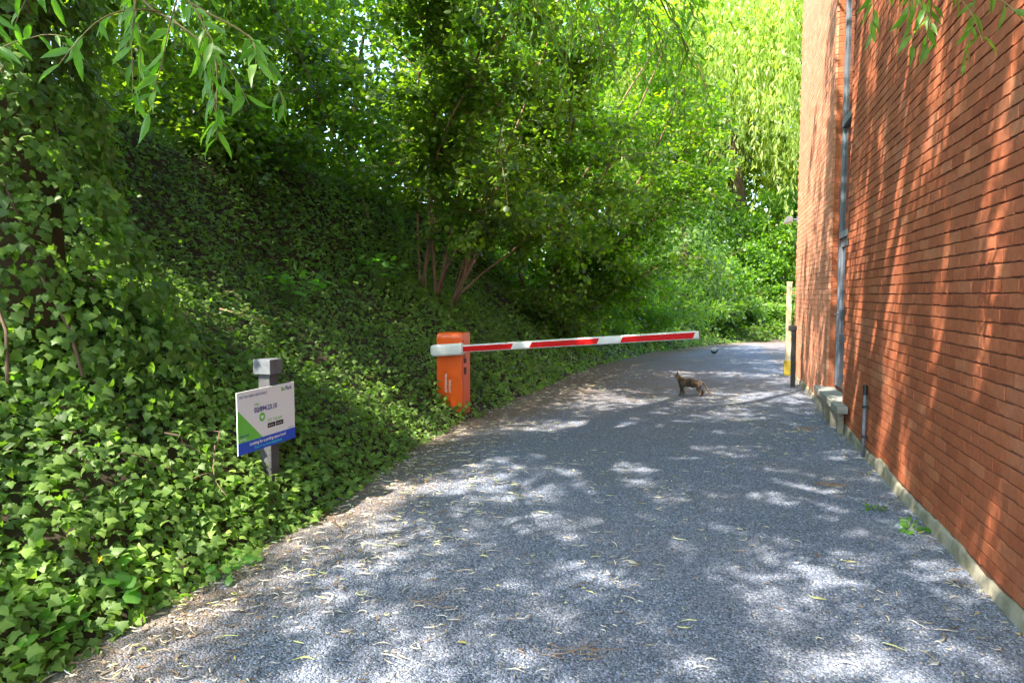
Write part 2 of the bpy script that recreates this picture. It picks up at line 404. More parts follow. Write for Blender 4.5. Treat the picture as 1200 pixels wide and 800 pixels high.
L(dp.outputs['Points'], io.inputs['Points']); L(ob.outputs['Geometry'], io.inputs['Instance'])
L(rr.outputs['Value'], io.inputs['Rotation']); L(rs.outputs[1], io.inputs['Scale']); L(io.outputs[0], go.inputs[0])
gm = gravel.modifiers.new('scatter', 'NODES'); gm.node_group = ng

# ------------------------------------------------------------------ the brick building
WX = 1.35; Y_NEAR0, Y_DOOR0, Y_DOOR1, Y_END = -2.0, 8.4, 9.66, 13.7; TOP = 8.2
m, n, l = mat('rough_red_brick')
at = N(n, "ShaderNodeAttribute", attribute_name="tone")
r = ramp(n, [(0.0, (.28, .075, .031)), (.45, (.355, .102, .043)), (.8, (.385, .118, .052)), (1.0, (.42, .15, .07))]); l.new(at.outputs['Fac'], r.inputs[0])
geo = N(n, "ShaderNodeNewGeometry")
ns = N(n, "ShaderNodeTexNoise", i_Scale=26.0, i_Detail=6.0, i_Roughness=.7); l.new(geo.outputs['Position'], ns.inputs['Vector'])
mr = N(n, "ShaderNodeMapRange", i_1=.25, i_2=.75, i_3=.72, i_4=1.25); l.new(ns.outputs['Fac'], mr.inputs[0])
sc = N(n, "ShaderNodeVectorMath", operation='SCALE'); l.new(r.outputs[0], sc.inputs[0]); l.new(mr.outputs[0], sc.inputs['Scale'])
n3 = N(n, "ShaderNodeTexNoise", i_Scale=1.1, i_Detail=5.0, i_Roughness=.65); l.new(geo.outputs['Position'], n3.inputs['Vector'])
r3 = N(n, "ShaderNodeMapRange", i_1=.56, i_2=.8, i_3=0, i_4=.45); l.new(n3.outputs['Fac'], r3.inputs[0])
mx = N(n, "ShaderNodeMix", data_type='RGBA'); l.new(r3.outputs[0], mx.inputs[0]); l.new(sc.outputs[0], mx.inputs[6]); mx.inputs[7].default_value = (.44, .25, .16, 1)
p = N(n, "ShaderNodeBsdfPrincipled"); p.inputs['Roughness'].default_value = .9; p.inputs['Specular IOR Level'].default_value = .25; l.new(mx.outputs[2], p.inputs['Base Color'])
n4 = N(n, "ShaderNodeTexNoise", i_Scale=70.0, i_Detail=5.0, i_Roughness=.7); l.new(geo.outputs['Position'], n4.inputs['Vector'])
b = N(n, "ShaderNodeBump"); b.inputs['Strength'].default_value = .45; b.inputs['Distance'].default_value = .006; l.new(n4.outputs['Fac'], b.inputs['Height']); l.new(b.outputs[0], p.inputs['Normal'])
out(n, l, p.outputs[0]); M['brick'] = m
M['pale_brick'] = m.copy(); M['pale_brick'].name = 'pale_orange_brick'
for n_ in M['pale_brick'].node_tree.nodes:
    if n_.type == 'VALTORGB':
        for e_, c_ in zip(n_.color_ramp.elements, ((.48, .19, .105), (.54, .235, .14), (.58, .27, .165), (.60, .30, .19))): e_.color = (*c_, 1)
M['pale_mortar'] = simple_mat('pale_mortar', (.44, .20, .125), .95, .2, 6, .4, 60)
M['mortar'] = simple_mat('red_brown_mortar', (.18, .066, .035), .95, .2, 6, .4, 60)

bld = empty('brick_building', (WX, 6, 0))
tag(bld, 'red brick building lining the right side of the gravel drive', 'building')
bld_inv = Matrix.Translation((-WX, -6, 0))
def bchild(o):
    o.parent = bld; o.matrix_parent_inverse = bld_inv; return o
w = MB()
XI = WX + .008          # mortar face
w.box(XI, WX + 6, Y_NEAR0, Y_DOOR0 - .011, -.2, TOP)
w.box(WX + .30, WX + 5.99, Y_DOOR0 - .02, Y_DOOR1 - .002, -.19, TOP - .01)
wall = bchild(w.build('wall', M['mortar'], None))
w = MB(); w.box(WX + .005, WX + 6, Y_DOOR1 + .008, Y_END - .008, -.2, TOP); pier = bchild(w.build('pier', M['pale_mortar'], None))
# brick templates: rough front face (facing -X), local length along Y
BL, BH, CP_, LP_ = .2105, .0665, .0755, .2155
def brick_mesh(L_, depth=.03, nx=6, nz=4, rough=.0008, edge_in=.0012):
    ys = np.linspace(0, L_, nx); zs = np.linspace(0, BH, nz)
    if nx > 3: ys[1] = .007; ys[-2] = L_ - .007
    if nz > 3: zs[1] = .006; zs[-2] = BH - .006
    V = []; F = []
    for j in range(nz):
        for i in range(nx):
            edge = (i in (0, nx - 1)) or (j in (0, nz - 1))
            V.append((rng.normal(0, rough) + (edge_in if edge else 0), ys[i] + rng.normal(0, .0018), zs[j] + rng.normal(0, .0014)))
    for j in range(nz - 1):
        for i in range(nx - 1):
            a_ = j * nx + i; F.append((a_, a_ + nx, a_ + nx + 1, a_ + 1))
    per = [i for i in range(nx)] + [j * nx + nx - 1 for j in range(1, nz)] + [(nz - 1) * nx + i for i in range(nx - 2, -1, -1)] + [j * nx for j in range(nz - 2, 0, -1)]
    nb = len(V)
    for q in per: V.append((depth, V[q][1], V[q][2]))
    for k in range(len(per)):
        k2 = (k + 1) % len(per); F.append((per[k], per[k2], nb + k2, nb + k))
    return np.array(V), np.array(F)
NV = 10
BT = [brick_mesh(BL) for _ in range(NV)]; BTS = [brick_mesh(BL * .5 - .005) for _ in range(NV)]; BTC = [brick_mesh(BL, nx=3, nz=2, rough=.0003, edge_in=0) for _ in range(NV)]; BTCH = [brick_mesh(BL * .5 - .005, nx=3, nz=2, rough=.0003, edge_in=0) for _ in range(NV)]
bricks = []       # (x, y, z, half?, rotz, variant, tone, detailed)
def lay(y0, y1, z0, z1, detailed):
    for j in range(int((z1 - z0) / CP_)):
        z = z0 + j * CP_; y = y0 + (0 if j % 2 == 0 else -LP_ / 2)
        while y < y1 - .02:
            half = False; yy = y
            if y < y0 - .001: half = True; yy = y0
            elif y + BL > y1 + .004: half = True
            bricks.append((WX + random.gauss(0, .0011), yy, z + random.gauss(0, .0009), half, 0, random.randrange(NV), min(max(random.gauss(.5, .24), 0), .999), detailed))
            y += LP_
nlen = math.floor((Y_DOOR0 - Y_NEAR0) / LP_)
lay(Y_DOOR0 - 48 * LP_ + .011, Y_DOOR0, .10, TOP, True)
lay(Y_DOOR1, Y_DOOR1 + 18.5 * LP_ + .09, .10, TOP, False)
Bc = np.array([(bk[0], bk[1] + .1, bk[2] + .03) for bk in bricks])
px, py, pz = view(Bc)
inv = (pz > .5) & (px > -20) & (px < 1215) & (py > -10) & (py < 810)
dist = np.where(inv & np.array([(not bk[3]) and bk[7] for bk in bricks]), np.linalg.norm(Bc - CP, axis=1), 1e9)
near = set(np.argsort(dist)[:300].tolist())
bm_var = {}
VV, FF, TT = [], [], []; vb = 0; VP, FP, TP = [], [], []; vp = 0
for i, bk in enumerate(bricks):
    if i in near:
        k = (bk[5], int(bk[6] * 6))
        if k not in bm_var:
            bm_var[k] = mesh_np('brick', BT[k[0]][0], BT[k[0]][1], M['brick'], np.full(len(BT[k[0]][1]), (k[1] + .5) / 6), smooth=False)
        o = bpy.data.objects.new('brick', bm_var[k]); COL.objects.link(o); o.parent = wall; o.location = (bk[0], bk[1], bk[2])
    elif not bk[7]:
        V, F = (BTCH if bk[3] else BTC)[bk[5]]
        VP.append(V * np.array([1, 1.0, 1.03]) + np.array([WX + (bk[0] - WX) * .3, bk[1], bk[2]])); FP.append(F + vp); TP.append(np.full(len(F), bk[6])); vp += len(V)
    else:
        V, F = (BTS if bk[3] else (BT if bk[7] and pz[i] > 0 and pz[i] < 5 else BTC))[bk[5]]
        VV.append(V + np.array(bk[:3])); FF.append(F + vb); TT.append(np.full(len(F), bk[6])); vb += len(V)
# brick ends showing in the jambs of the doorway
for yj, sgn in ((Y_DOOR1, -1), (Y_DOOR0, 1), (Y_END, 1)):
    for j in range(int((TOP - .1) / CP_)):
        V, F = BTS[random.randrange(NV)]
        for c in range(1):
            W = np.stack([V[:, 1] * .95 + WX + .004 + c * .11, (yj - .0) + sgn * (-V[:, 0]) - sgn * .004, V[:, 2] + .10 + j * CP_], -1)
            VV.append(W); FF.append(F + vb); TT.append(np.full(len(F), min(max(random.gauss(.6, .24), 0), 1))); vb += len(V)
link('brickwork', mesh_np('brickwork', np.concatenate(VP), np.concatenate(FP), M['pale_brick'], np.concatenate(TP), smooth=False), None, pier, 'stuff')
bw = link('brickwork', mesh_np('brickwork', np.concatenate(VV), np.concatenate(FF), M['brick'], np.concatenate(TT), smooth=False), None, wall, 'stuff')
# weathered render plinth along the foot of the wall, broken edge
for y0, y1 in ((Y_NEAR0, Y_DOOR0), (Y_DOOR1, Y_END)):
    ys = np.arange(y0, y1 + .01, .09); pl = MB(); vv = []; ff = []
    for k, y in enumerate(ys):
        y = min(y, y1); h = .085 + .035 * snoise(np.array([[y, 0, 0]]), .5, 1)[0] + random.uniform(-.012, .012)
        o_ = .012 + .008 * snoise(np.array([[y, 3, 0]]), .35, 2)[0]
        vv += [(WX - o_ - .012, y, -.05), (WX - o_, y, h * .8), (WX - o_ * .3, y, h), (WX + .02, y, h + .004)]
        if k:
            q = 4 * k
            ff += [(q - 4, q, q + 1, q - 3), (q - 3, q + 1, q + 2, q - 2), (q - 2, q + 2, q + 3, q - 1)]
    bchild(link('plinth', mesh_py('plinth', vv, ff, M['concrete'], True)))
# glazed door and the lights above it, set back in the opening
FX = WX + .10
dr_ = MB()
zs_ = [.36, 2.27, 3.66, 5.6]
dr_.box(FX, FX + .07, Y_DOOR0, Y_DOOR0 + .07, .36, TOP); dr_.box(FX, FX + .07, Y_DOOR1 - .075, Y_DOOR1 - .004, .36, TOP)
for z in zs_[1:]: dr_.box(FX - .012, FX + .07, Y_DOOR0 + .07, Y_DOOR1 - .075, z - .04, z + .04)
fr = bchild(dr_.build('window_frame', M['frame'], None, .004))
lf = MB()
lf.box(FX + .012, FX + .06, Y_DOOR0 + .072, Y_DOOR0 + .17, .37, 2.225); lf.box(FX + .012, FX + .06, Y_DOOR1 - .17, Y_DOOR1 - .078, .37, 2.225)
lf.box(FX + .012, FX + .06, Y_DOOR0 + .17, Y_DOOR1 - .17, .37, .5); lf.box(FX + .012, FX + .06, Y_DOOR0 + .17, Y_DOOR1 - .17, .93, 1.03); lf.box(FX + .012, FX + .06, Y_DOOR0 + .17, Y_DOOR1 - .17, 2.12, 2.225)
door = bchild(lf.build('door', M['frame'], None, .003))
pn = MB(); pn.box(FX + .028, FX + .05, Y_DOOR0 + .165, Y_DOOR1 - .165, .48, .95); pn.build('panel', M['frame'], door, .003)
m, n, l = mat('window_glass')
p = N(n, "ShaderNodeBsdfPrincipled"); p.inputs['Base Color'].default_value = (.03, .035, .04, 1); p.inputs['Roughness'].default_value = .04; p.inputs['IOR'].default_value = 1.6
out(n, l, p.outputs[0]); M['glass'] = m
g = MB(); g.box(FX + .034, FX + .046, Y_DOOR0 + .165, Y_DOOR1 - .165, 1.02, 2.13); g.build('pane', M['glass'], door)
for z0, z1 in ((2.31, 3.62), (3.70, 5.56), (5.64, TOP - .02)):
    g = MB(); g.box(FX + .03, FX + .042, Y_DOOR0 + .072, Y_DOOR1 - .078, z0, z1); g.build('pane', M['glass'], fr)
h_ = MB(); h_.tube([(FX + .012, Y_DOOR1 - .13, 1.28), (FX - .04, Y_DOOR1 - .13, 1.28), (FX - .045, Y_DOOR1 - .24, 1.28)], .009, 8); h_.build('handle', M['capgrey'], door, smooth=True)
st = MB()
for k, (ya, yb) in enumerate(((7.90, 8.52), (8.525, 9.14), (9.145, 9.77))):
    st.box(1.19 + .006 * (k % 2), FX - .002, ya, yb, .262 - .005 * (k % 2), .335 + .004 * k)
# the slab only reaches into the opening between the jambs; its ends butt against the wall face
st2 = MB()
sl = empty('door_step', (1.28, 8.8, 0)); bchild(sl); sl.location = (1.28 , 8.8 , 0)
def slab(ya, yb, dz):
    q = MB(); ins = FX - .002
    if ya < Y_DOOR0 and yb > Y_DOOR0:
        poly = [(1.22, ya), (WX - .02, ya), (WX - .02, Y_DOOR0 + .004), (ins, Y_DOOR0 + .004), (ins, yb), (1.22, yb)]
    elif yb > Y_DOOR1:
        poly = [(1.22, ya), (ins, ya), (ins, Y_DOOR1 - .01), (WX - .02, Y_DOOR1 - .01), (WX - .02, yb), (1.22, yb)]
    else:
        poly = [(1.22, ya), (ins, ya), (ins, yb), (1.22, yb)]
    q.prism([(x - 1.28, y - 8.8) for x, y in poly], 2, .262 + dz, .338 + dz)
    q.build('slab', M['stone'], sl, .006)
slab(7.90, 8.52, 0); slab(8.526, 9.14, .004); slab(9.146, 9.77, -.003)
for y in (8.12, 8.6, 9.1, 9.6):
    q = MB(); q.box(1.265 - 1.28, WX - .02 - 1.28, y - 8.8, y + .1 - 8.8, -.05, .26); q.build('support_block', M['concrete'], sl, .008)

# conduit on the wall
pr = empty('conduit', (WX - .035, 6.98, 0)); tag(pr, 'short grey conduit with black top standing against brick wall', 'pipe')
q = MB(); q.tube([(0, 0, -.02), (0, 0, .60)], .016, 10); q.build('pipe', M['frame'], pr, smooth=True)
q = MB(); q.tube([(0, 0, .60), (0, 0, .69)], .021, 10); q.build('cap', M['black'], pr)
for z in (.2, .48):
    q = MB(); q.box(-.022, .03, -.024, .024, z, z + .02); q.build('clip', M['black'], pr)

# bollard by the far corner
bo = empty('bollard', (1.20, 12.2, 0)); tag(bo, 'slim black bollard with square head near the far brick corner', 'bollard')
q = MB(); q.box(-.035, .035, -.035, .035, -.03, .93); q.build('post', M['black'], bo, .008)
q = MB(); q.box(-.085, .04, -.045, .045, .931, 1.02); q.build('head', M['black'], bo, .012)
# cream post beyond it
cp = empty('post', (1.27, 13.95, 0)); tag(cp, 'cream yellow painted post just beyond the brick corner', 'post')
q = MB(); q.box(-.045, .045, -.05, .05, .28, 1.75); q.build('shaft', M['cream'], cp, .01)
q = MB(); q.box(-.065, .055, -.07, .07, -.03, .28); q.build('base', simple_mat('yellow_paint', (.62, .46, .05), .6, .15, 5, .1, 30), cp, .012)
q = MB(); q.box(-.052, .052, -.057, .057, 1.75, 1.775); q.build('cap', M['cream'], cp, .006)
# floodlight on the corner
fl = empty('floodlight', (WX, 13.6, 2.9)); tag(fl, 'small grey floodlight fixed high on the brick corner', 'lamp')
q = MB(); q.box(-.02, .0, -.05, .05, -.06, .06); q.tube([(-.01, 0, 0), (-.10, 0, .01)], .014, 8); q.build('bracket', M['capgrey'], fl)
q = MB(); q.prism([(-.25, -.06), (-.09, -.04), (-.09, .05), (-.19, .06)], 1, -.08, .08); q.build('housing', M['capgrey'], fl, .008)
q = MB(); q.prism([(-.247, -.068), (-.10, -.05), (-.10, -.044), (-.246, -.061)], 1, -.07, .07); q.build('glass', M['white'], fl)

# brick garden wall far behind, half hidden by leaves
fw = empty('garden_wall', (3.7, 27.6, 0), math.radians(-28)); tag(fw, 'low brown brick wall in the shade at the end of the drive', 'wall')
q = MB(); q.box(-3.2, 3.2, 0, .22, -.1, 1.72); q.build('masonry', M['mortar'], fw)
VV, FF, TT, vb = [], [], [], 0
for j in range(22):
    for i in range(29):
        V, F = BTC[random.randrange(NV)]
        W = np.stack([V[:, 1] - 3.15 + i * LP_ + (j % 2) * .1, V[:, 0] - .012, V[:, 2] + j * CP_], -1)
        VV.append(W); FF.append(F[:, ::-1] + vb); TT.append(np.full(len(F), random.random() * .6)); vb += len(V)
link('brickwork', mesh_np('brickwork', np.concatenate(VV), np.concatenate(FF), M['brick'], np.concatenate(TT), smooth=False), None, fw, 'stuff')
q = MB(); q.box(-3.22, 3.22, -.04, .26, 1.72, 1.78); q.build('coping', M['stone'], fw, .01)

# ------------------------------------------------------------------ barrier
ba = empty('barrier', (-3.155, 7.90, 0)); tag(ba, 'orange barrier gate with its red and white arm across the drive', 'barrier')
W2, D2, HH = .166, .145, 1.06
prof = [(-D2, 0), (D2, 0), (D2, HH - .02), (D2 - .02, HH)] + [(-D2 + .07 - .07 * math.sin(a_), HH - .07 + .07 * math.cos(a_)) for a_ in np.linspace(0, math.pi / 2, 7)]
q = MB(); q.prism(prof, 0, -W2, W2); q.build('housing', M['orange'], ba, .006)
q = MB(); q.box(W2 + .0005, W2 + .0065, -.105, .12, .10, .98); pd = q.build('side_door', M['orange'], ba, .003)
for z0, z1 in ((.69, .75), (.55, .64)):
    q = MB(); q.box(W2 + .007, W2 + .022, -.085, -.035, z0, z1); q.build('lock', M['black'], pd, .005)
q = MB(); q.box(W2 + .007, W2 + .013, -.08, -.04, .755, .80); q.build('plate', M['capgrey'], pd, .002)
q = MB(); q.box(-W2 - .03, W2 + .03, -D2 - .03, D2 + .03, -.05, .03); q.build('base_plate', M['capgrey'], ba, .004)
# arm, tilted up a little
arm = empty('arm', (-.19, -D2 - .075, .845)); arm.parent = ba; arm.rotation_euler = (0, -math.atan(.235 / 3.0), 0)
prof = [(-.03 + .03 * (1 - math.cos(a_)) , 0) for a_ in ()]
def arm_sec(hh, hd):        # rounded section in (y,z)
    return [(hd * math.copysign(abs(math.cos(t)) ** .55, math.cos(t)), hh * math.copysign(abs(math.sin(t)) ** .55, math.sin(t))) for t in np.linspace(0, 2 * math.pi, 16, endpoint=False)]
q = MB(); q.prism(arm_sec(.043, .028), 0, .36, 3.13); q.build('beam', M['white'], arm, smooth=False)
q = MB()
secs = [(-.012, .045, .03), (.0, .062, .042), (.03, .073, .05), (.38, .073, .05), (.40, .066, .046)]
vv = []; ff = []
for x, hh, hd in secs: vv += [(x, y, z) for y, z in arm_sec(hh, hd)]
for k in range(len(secs) - 1):
    for i in range(16): ff.append((k * 16 + i, k * 16 + (i + 1) % 16, (k + 1) * 16 + (i + 1) % 16, (k + 1) * 16 + i))
ff += [tuple(range(16))[::-1], tuple((len(secs) - 1) * 16 + i for i in range(16))]
q.add(vv, ff); q.build('hub', M['white'], arm, smooth=False)
q = MB(); q.tube([(.19, .04, 0), (.19, .078, 0)], .05, 16); q.build('axle', M['capgrey'], arm)
q = MB(); q.prism(arm_sec(.045, .03), 0, 3.131, 3.15); q.build('end_cap', M['white'], arm)
for x0, x1, e0, e1 in ((.41, 1.01, 0, .035), (1.235, 2.03, .035, .035), (2.295, 3.085, .035, .03)):
    for sg in (-1, 1):
        yf = sg * .0285
        q = MB(); q.prism([(x0, -.031), (x1 - .0, -.031), (x1 + e1, .031), (x0 + e0, .031)], 1, yf, yf + sg * .0025)
        q.build('red_stripe', M['red'], arm)
for z_ in (.0445,):
    q = MB(); q.box(.42, 3.12, -.012, .012, .0425, .0475); q.build('edge_strip', M['white'], arm)

dg = bpy.context.evaluated_depsgraph_get()
def text_mesh(body, size, m, bold=0.0, align='LEFT'):
    cu = bpy.data.curves.new('lettering', 'FONT'); cu.body = body; cu.size = size; cu.align_x = align; cu.offset = bold; cu.resolution_u = 3
    o = bpy.data.objects.new('lettering', cu); COL.objects.link(o)
    bpy.context.view_layer.update()
    me = bpy.data.meshes.new_from_object(o.evaluated_get(bpy.context.evaluated_depsgraph_get()))
    bpy.data.objects.remove(o); me.materials.clear(); me.materials.append(m); me.name = 'lettering'
    return me
tm = text_mesh("AUTOMATIC", .040, M['white'], .0008); o = link('lettering', tm, None, ba)
o.matrix_local = Matrix(((0, -1, 0, -.01), (0, 0, 1 * 0, -D2 - .0015), (1, 0, 0, .33), (0, 0, 0, 1)))
o.matrix_local = Matrix.Translation((-.03, -D2 - .0015, .33)) @ Matrix.Rotation(math.radians(90), 4, 'X') @ Matrix.Rotation(math.radians(90), 4, 'Z')
tm = text_mesh("SYSTEMS", .040, M['white'], .0008); o = link('lettering', tm, None, ba)
o.matrix_local = Matrix.Translation((.022, -D2 - .0015, .33)) @ Matrix.Rotation(math.radians(90), 4, 'X') @ Matrix.Rotation(math.radians(90), 4, 'Z')

# ------------------------------------------------------------------ parking sign
sg = empty('parking_sign', (-2.96, 3.98, 0)); tag(sg, 'white blue and green parking notice on a grey post in the ivy', 'sign')
q = MB(); q.box(-.045, .045, -.045, .045, -.1, 1.0); q.build('post', M['postgrey'], sg, .006)
q = MB(); q.box(-.068, .068, -.068, .068, .985, 1.085); q.add([(-.068, -.068, 1.0851), (.068, -.068, 1.0851), (.068, .068, 1.0851), (-.068, .068, 1.0851), (0, 0, 1.088)], [(0, 1, 4), (1, 2, 4), (2, 3, 4), (3, 0, 4)])
q.build('cap', M['capgrey'], sg, .004)
bd = empty('board', (.052, -.39, .50)); bd.parent = sg
q = MB(); q.box(-.003, .003, 0, .61, 0, .405); bo_ = q.build('panel', M['board'], bd, .0012)
def flat(name, poly, m, lift):      # polygon in board coordinates (u right, v up)
    q = MB(); q.prism([(u, v) for u, v in poly], 0, .0032, .0032 + lift); return q.build(name, m, bd)
flat('blue_band', [(.0, .0), (.61, .0), (.61, .077), (.0, .077)], M['sblue'], .0008)
flat('green_triangle', [(.0, .078), (.245, .078), (.0, .292)], M['sgreen'], .0008)
def txt(body, u, v, size, m, bold=.0, align='LEFT', x=.0048):
    o = link('lettering', text_mesh(body, size, m, bold, align), None, bd)
    o.matrix_local = Matrix.Translation((x, u, v)) @ Matrix.Rotation(math.radians(90), 4, 'Z') @ Matrix.Rotation(math.radians(90), 4, 'X')
txt("DO YOU NEED ASSISTANCE ?", .022, .362, .021, M['snavy'], .0003)
txt("Be", .455, .358, .040, M['sgreen'], .0006); txt("Park", .502, .358, .040, M['snavy'], .0006)
txt("CALL", .165, .298, .022, M['sgreen'], .0003)
txt("02/894.23.10", .165, .252, .046, M['snavy'], .0012)
cir = [(.245 + .030 * math.cos(a_), .212 + .030 * math.sin(a_)) for a_ in np.linspace(0, 2 * math.pi, 24, endpoint=False)]
flat('green_disc', cir, M['sgreen'], .0008)
q = MB(); q.prism([(.245, .196), (.262, .214), (.257, .224), (.249, .222), (.245, .216), (.241, .222), (.233, .224), (.228, .214)], 0, .0041, .0046); q.build('white_mark', M['board'], bd)
txt("GET THE APP", .30, .168, .027, M['sgreen'], .0002)
flat('store_badge', [(.30, .126), (.383, .126), (.383, .158), (.30, .158)], M['black'], .0008); flat('store_badge', [(.39, .126), (.473, .126), (.473, .158), (.39, .158)], M['black'], .0008)
txt("App Store", .306, .137, .014, M['board'], .0, x=.0044); txt("Google Play", .395, .137, .013, M['board'], .0, x=.0044)
txt("Reserved", .015, .112, .024, M['snavy'], .0003); txt("parking", .015, .090, .022, M['board'], .0003)
txt("Looking for a parking space here?", .305, .045, .0285, M['board'], .0008, 'CENTER'); txt("Rent it on www.bepark.eu", .305, .015, .0275, M['scyan'], .0006, 'CENTER')
txt("bepark.eu", .53, .085, .015, M['snavy'], .0)
for u in (.03, .58):
    for v in ():
        pass
# ------------------------------------------------------------------ ivy on the bank
def ivy_sample(K):
    u = rng.uniform(2.5, U1 - .5, K); s = rng.uniform(-.06, 4.5, K)
    P = bank_p(u, s); n_ = bank_n(u, s)
    x, y, z = view(P); d = np.linalg.norm(P - CP, axis=1)
    w_ = np.clip(1.0 / np.maximum(n_[:, 2], .35), 1, 2.8) / 2.8
    w_ *= np.clip(5.2 / d, .22, 1.0) ** 1.15
    w_ *= np.where((x > -260) & (x < 1300) & (y < 1000) & (z > .3), 1, .0)
    jag = snoise(P * np.array([1, 1, 0]), .45, 3) * .10 + snoise(P * np.array([1, 1, 0]), 1.7, 2) * .10
    w_ *= (s > jag)
    hole = snoise(P, .55, 4) + .5 * snoise(P, .2, 1)
    w_ *= np.where((hole > 1.15) & (s > .3), .2, 1)
    k = rng.random(K) < w_
    return u[k], s[k], P[k], n_[k], d[k]
iu, is_, iP, iN, iD = ivy_sample(610000)
K = len(iP)
lift = rng.beta(1.6, 1.6, K) * (.05 + .11 * np.clip(is_ / .5, .25, 1))
lift *= 1 + .5 * snoise(iP, .35, 2)
pos = iP + iN * lift[:, None] + rng.normal(0, .01, (K, 3))
down = np.stack([np.interp(iu, EU, _ty), -np.interp(iu, EU, _tx), np.full(K, -.55)], -1)
dd = norm(down + rng.normal(0, .75, (K, 3)))
nn = norm(iN * .55 + np.array([.12, -.18, .42]) + rng.normal(0, .33, (K, 3)))
size = rng.uniform(.033, .065, K) * np.clip(iD / 8, 1, 1.5)
tone = np.clip(.30 + .16 * snoise(iP, .8, 5) + .14 * snoise(iP, .22, 2) + rng.normal(0, .13, K) + .25 * (rng.random(K) < .10), 0, 1)
tone = np.clip(tone + .22 * np.clip(1 - is_ / .9, 0, 1) - .10 * np.clip(is_ - 2.6, 0, 1), 0, 1)
bad = ((pos[:, 0] > -3.36) & (pos[:, 0] < -2.95) & (pos[:, 1] > 7.70) & (pos[:, 1] < 8.08)) | ((pos[:, 0] > -3.03) & (pos[:, 0] < -2.86) & (pos[:, 1] > 3.56) & (pos[:, 1] < 4.22) & (pos[:, 2] > .44)) \
    | ((abs(pos[:, 0] + 2.96) < .06) & (abs(pos[:, 1] - 3.98) < .06))
ok = ~bad
pos, dd, nn, size, tone, iD, is_, iN, iP = (a[ok] for a in (pos, dd, nn, size, tone, iD, is_, iN, iP))
steep = is_ > 2.35
def plant_leaves(parent, sel, tmpl_near, tmpl_far, m, n_obj, dcut=5.8):
    P_, d_, n_, s_, t_ = pos[sel], dd[sel], nn[sel], size[sel], tone[sel]
    x, y, z = view(P_); dist = np.linalg.norm(P_ - CP, axis=1)
    rank = np.where((x > 5) & (x < 1195) & (y > 5) & (y < 795) & (z > .3), dist, 1e9)
    rank = rank + 1e3 * ((n_ * norm(CP - P_)).sum(1) < .25)
    o = np.argsort(rank); no = np.zeros(len(P_), bool); no[o[:n_obj]] = True
    leaf_objects(tmpl_near, P_[no], d_[no], n_[no], s_[no], m, parent, t_[no])
    a_ = ~no & (dist < dcut); b_ = ~no & ~a_
    if a_.any(): leaf_cloud('foliage', tmpl_near, P_[a_], d_[a_], n_[a_], s_[a_], m, parent, t_[a_])
    if b_.any(): leaf_cloud('foliage', tmpl_far, P_[b_], d_[b_], n_[b_], s_[b_], m, parent, t_[b_])
def ivy_stems(parent, paths, name='stem'):
    for pts, r0 in paths:
        q = MB(); q.tube(pts, np.linspace(r0, r0 * .5, len(pts)), 5); q.build(name, M['ivystem'], parent, smooth=True)
def creeping(u0, s0, du, ds, L_, r0):
    k = 10; u_ = u0 + np.cumsum(np.full(k, du / k) + rng.normal(0, .02, k)); s_ = s0 + np.cumsum(np.full(k, ds / k) + rng.normal(0, .02, k))
    P_ = bank_p(u_, s_) + bank_n(u_, s_) * (.10 + .03 * rng.normal(size=(k, 1)))
    return (P_, r0)
ivy = empty('ivy', (-3.2, 6, .2)); tag(ivy, 'thick green ivy carpeting the lower slope of the bank beside the drive', 'ivy')
ivy.location = (0, 0, 0)
plant_leaves(ivy, ~steep, IVY, IVY5, M['ivy'], 300)
ivy_stems(ivy, [creeping(*(9.0 + random.uniform(-1, 6), random.uniform(.4, 2.4), random.uniform(-.5, .5), random.uniform(-.5, -.2), .5, .006)) for _ in range(9)])
ivy2 = empty('ivy'); tag(ivy2, 'dark curtain of ivy hanging on the steep top of the bank under the trees', 'ivy')
plant_leaves(ivy2, steep, IVY, IVY5, M['ivy'], 0)

# ------------------------------------------------------------------ trees and shrubs
def curve_pts(p0, d0, L_, n_=9, bend=(0, 0, 0), wob=.05):
    pts = [np.array(p0, float)]; d = norm(np.array(d0, float)); b_ = np.array(bend, float)
    for i in range(n_ - 1):
        d = norm(d + b_ / n_ + rng.normal(0, wob, 3)); pts.append(pts[-1] + d * L_ / (n_ - 1))
    return np.array(pts)
def twig_leaves(twigs, k, spread, size, up=.9, droop=.35, jit=.45, flat_=.6):
    """leaves along each twig: position, tip direction, normal, size"""
    T_ = len(twigs); npt = len(twigs[0]); A = np.array(twigs)
    t = rng.random((T_, k)) ** .8 * (npt - 1.001); i = t.astype(int); f = (t - i)[..., None]
    r_ = np.arange(T_)[:, None]
    p = A[r_, i] * (1 - f) + A[r_, i + 1] * f; dr__ = norm(A[r_, i + 1] - A[r_, i])
    off = rng.normal(0, spread, p.shape); off[..., 2] *= flat_
    p = (p + off).reshape(-1, 3); dr__ = dr__.reshape(-1, 3)
    d = norm(dr__ * .5 + norm(off.reshape(-1, 3)) * .8 + rng.normal(0, jit, p.shape) + np.array([0, 0, -droop]))
    n_ = norm(np.array([0, 0, up]) + rng.normal(0, jit, p.shape))
    return p, d, n_, rng.uniform(*size, len(p))
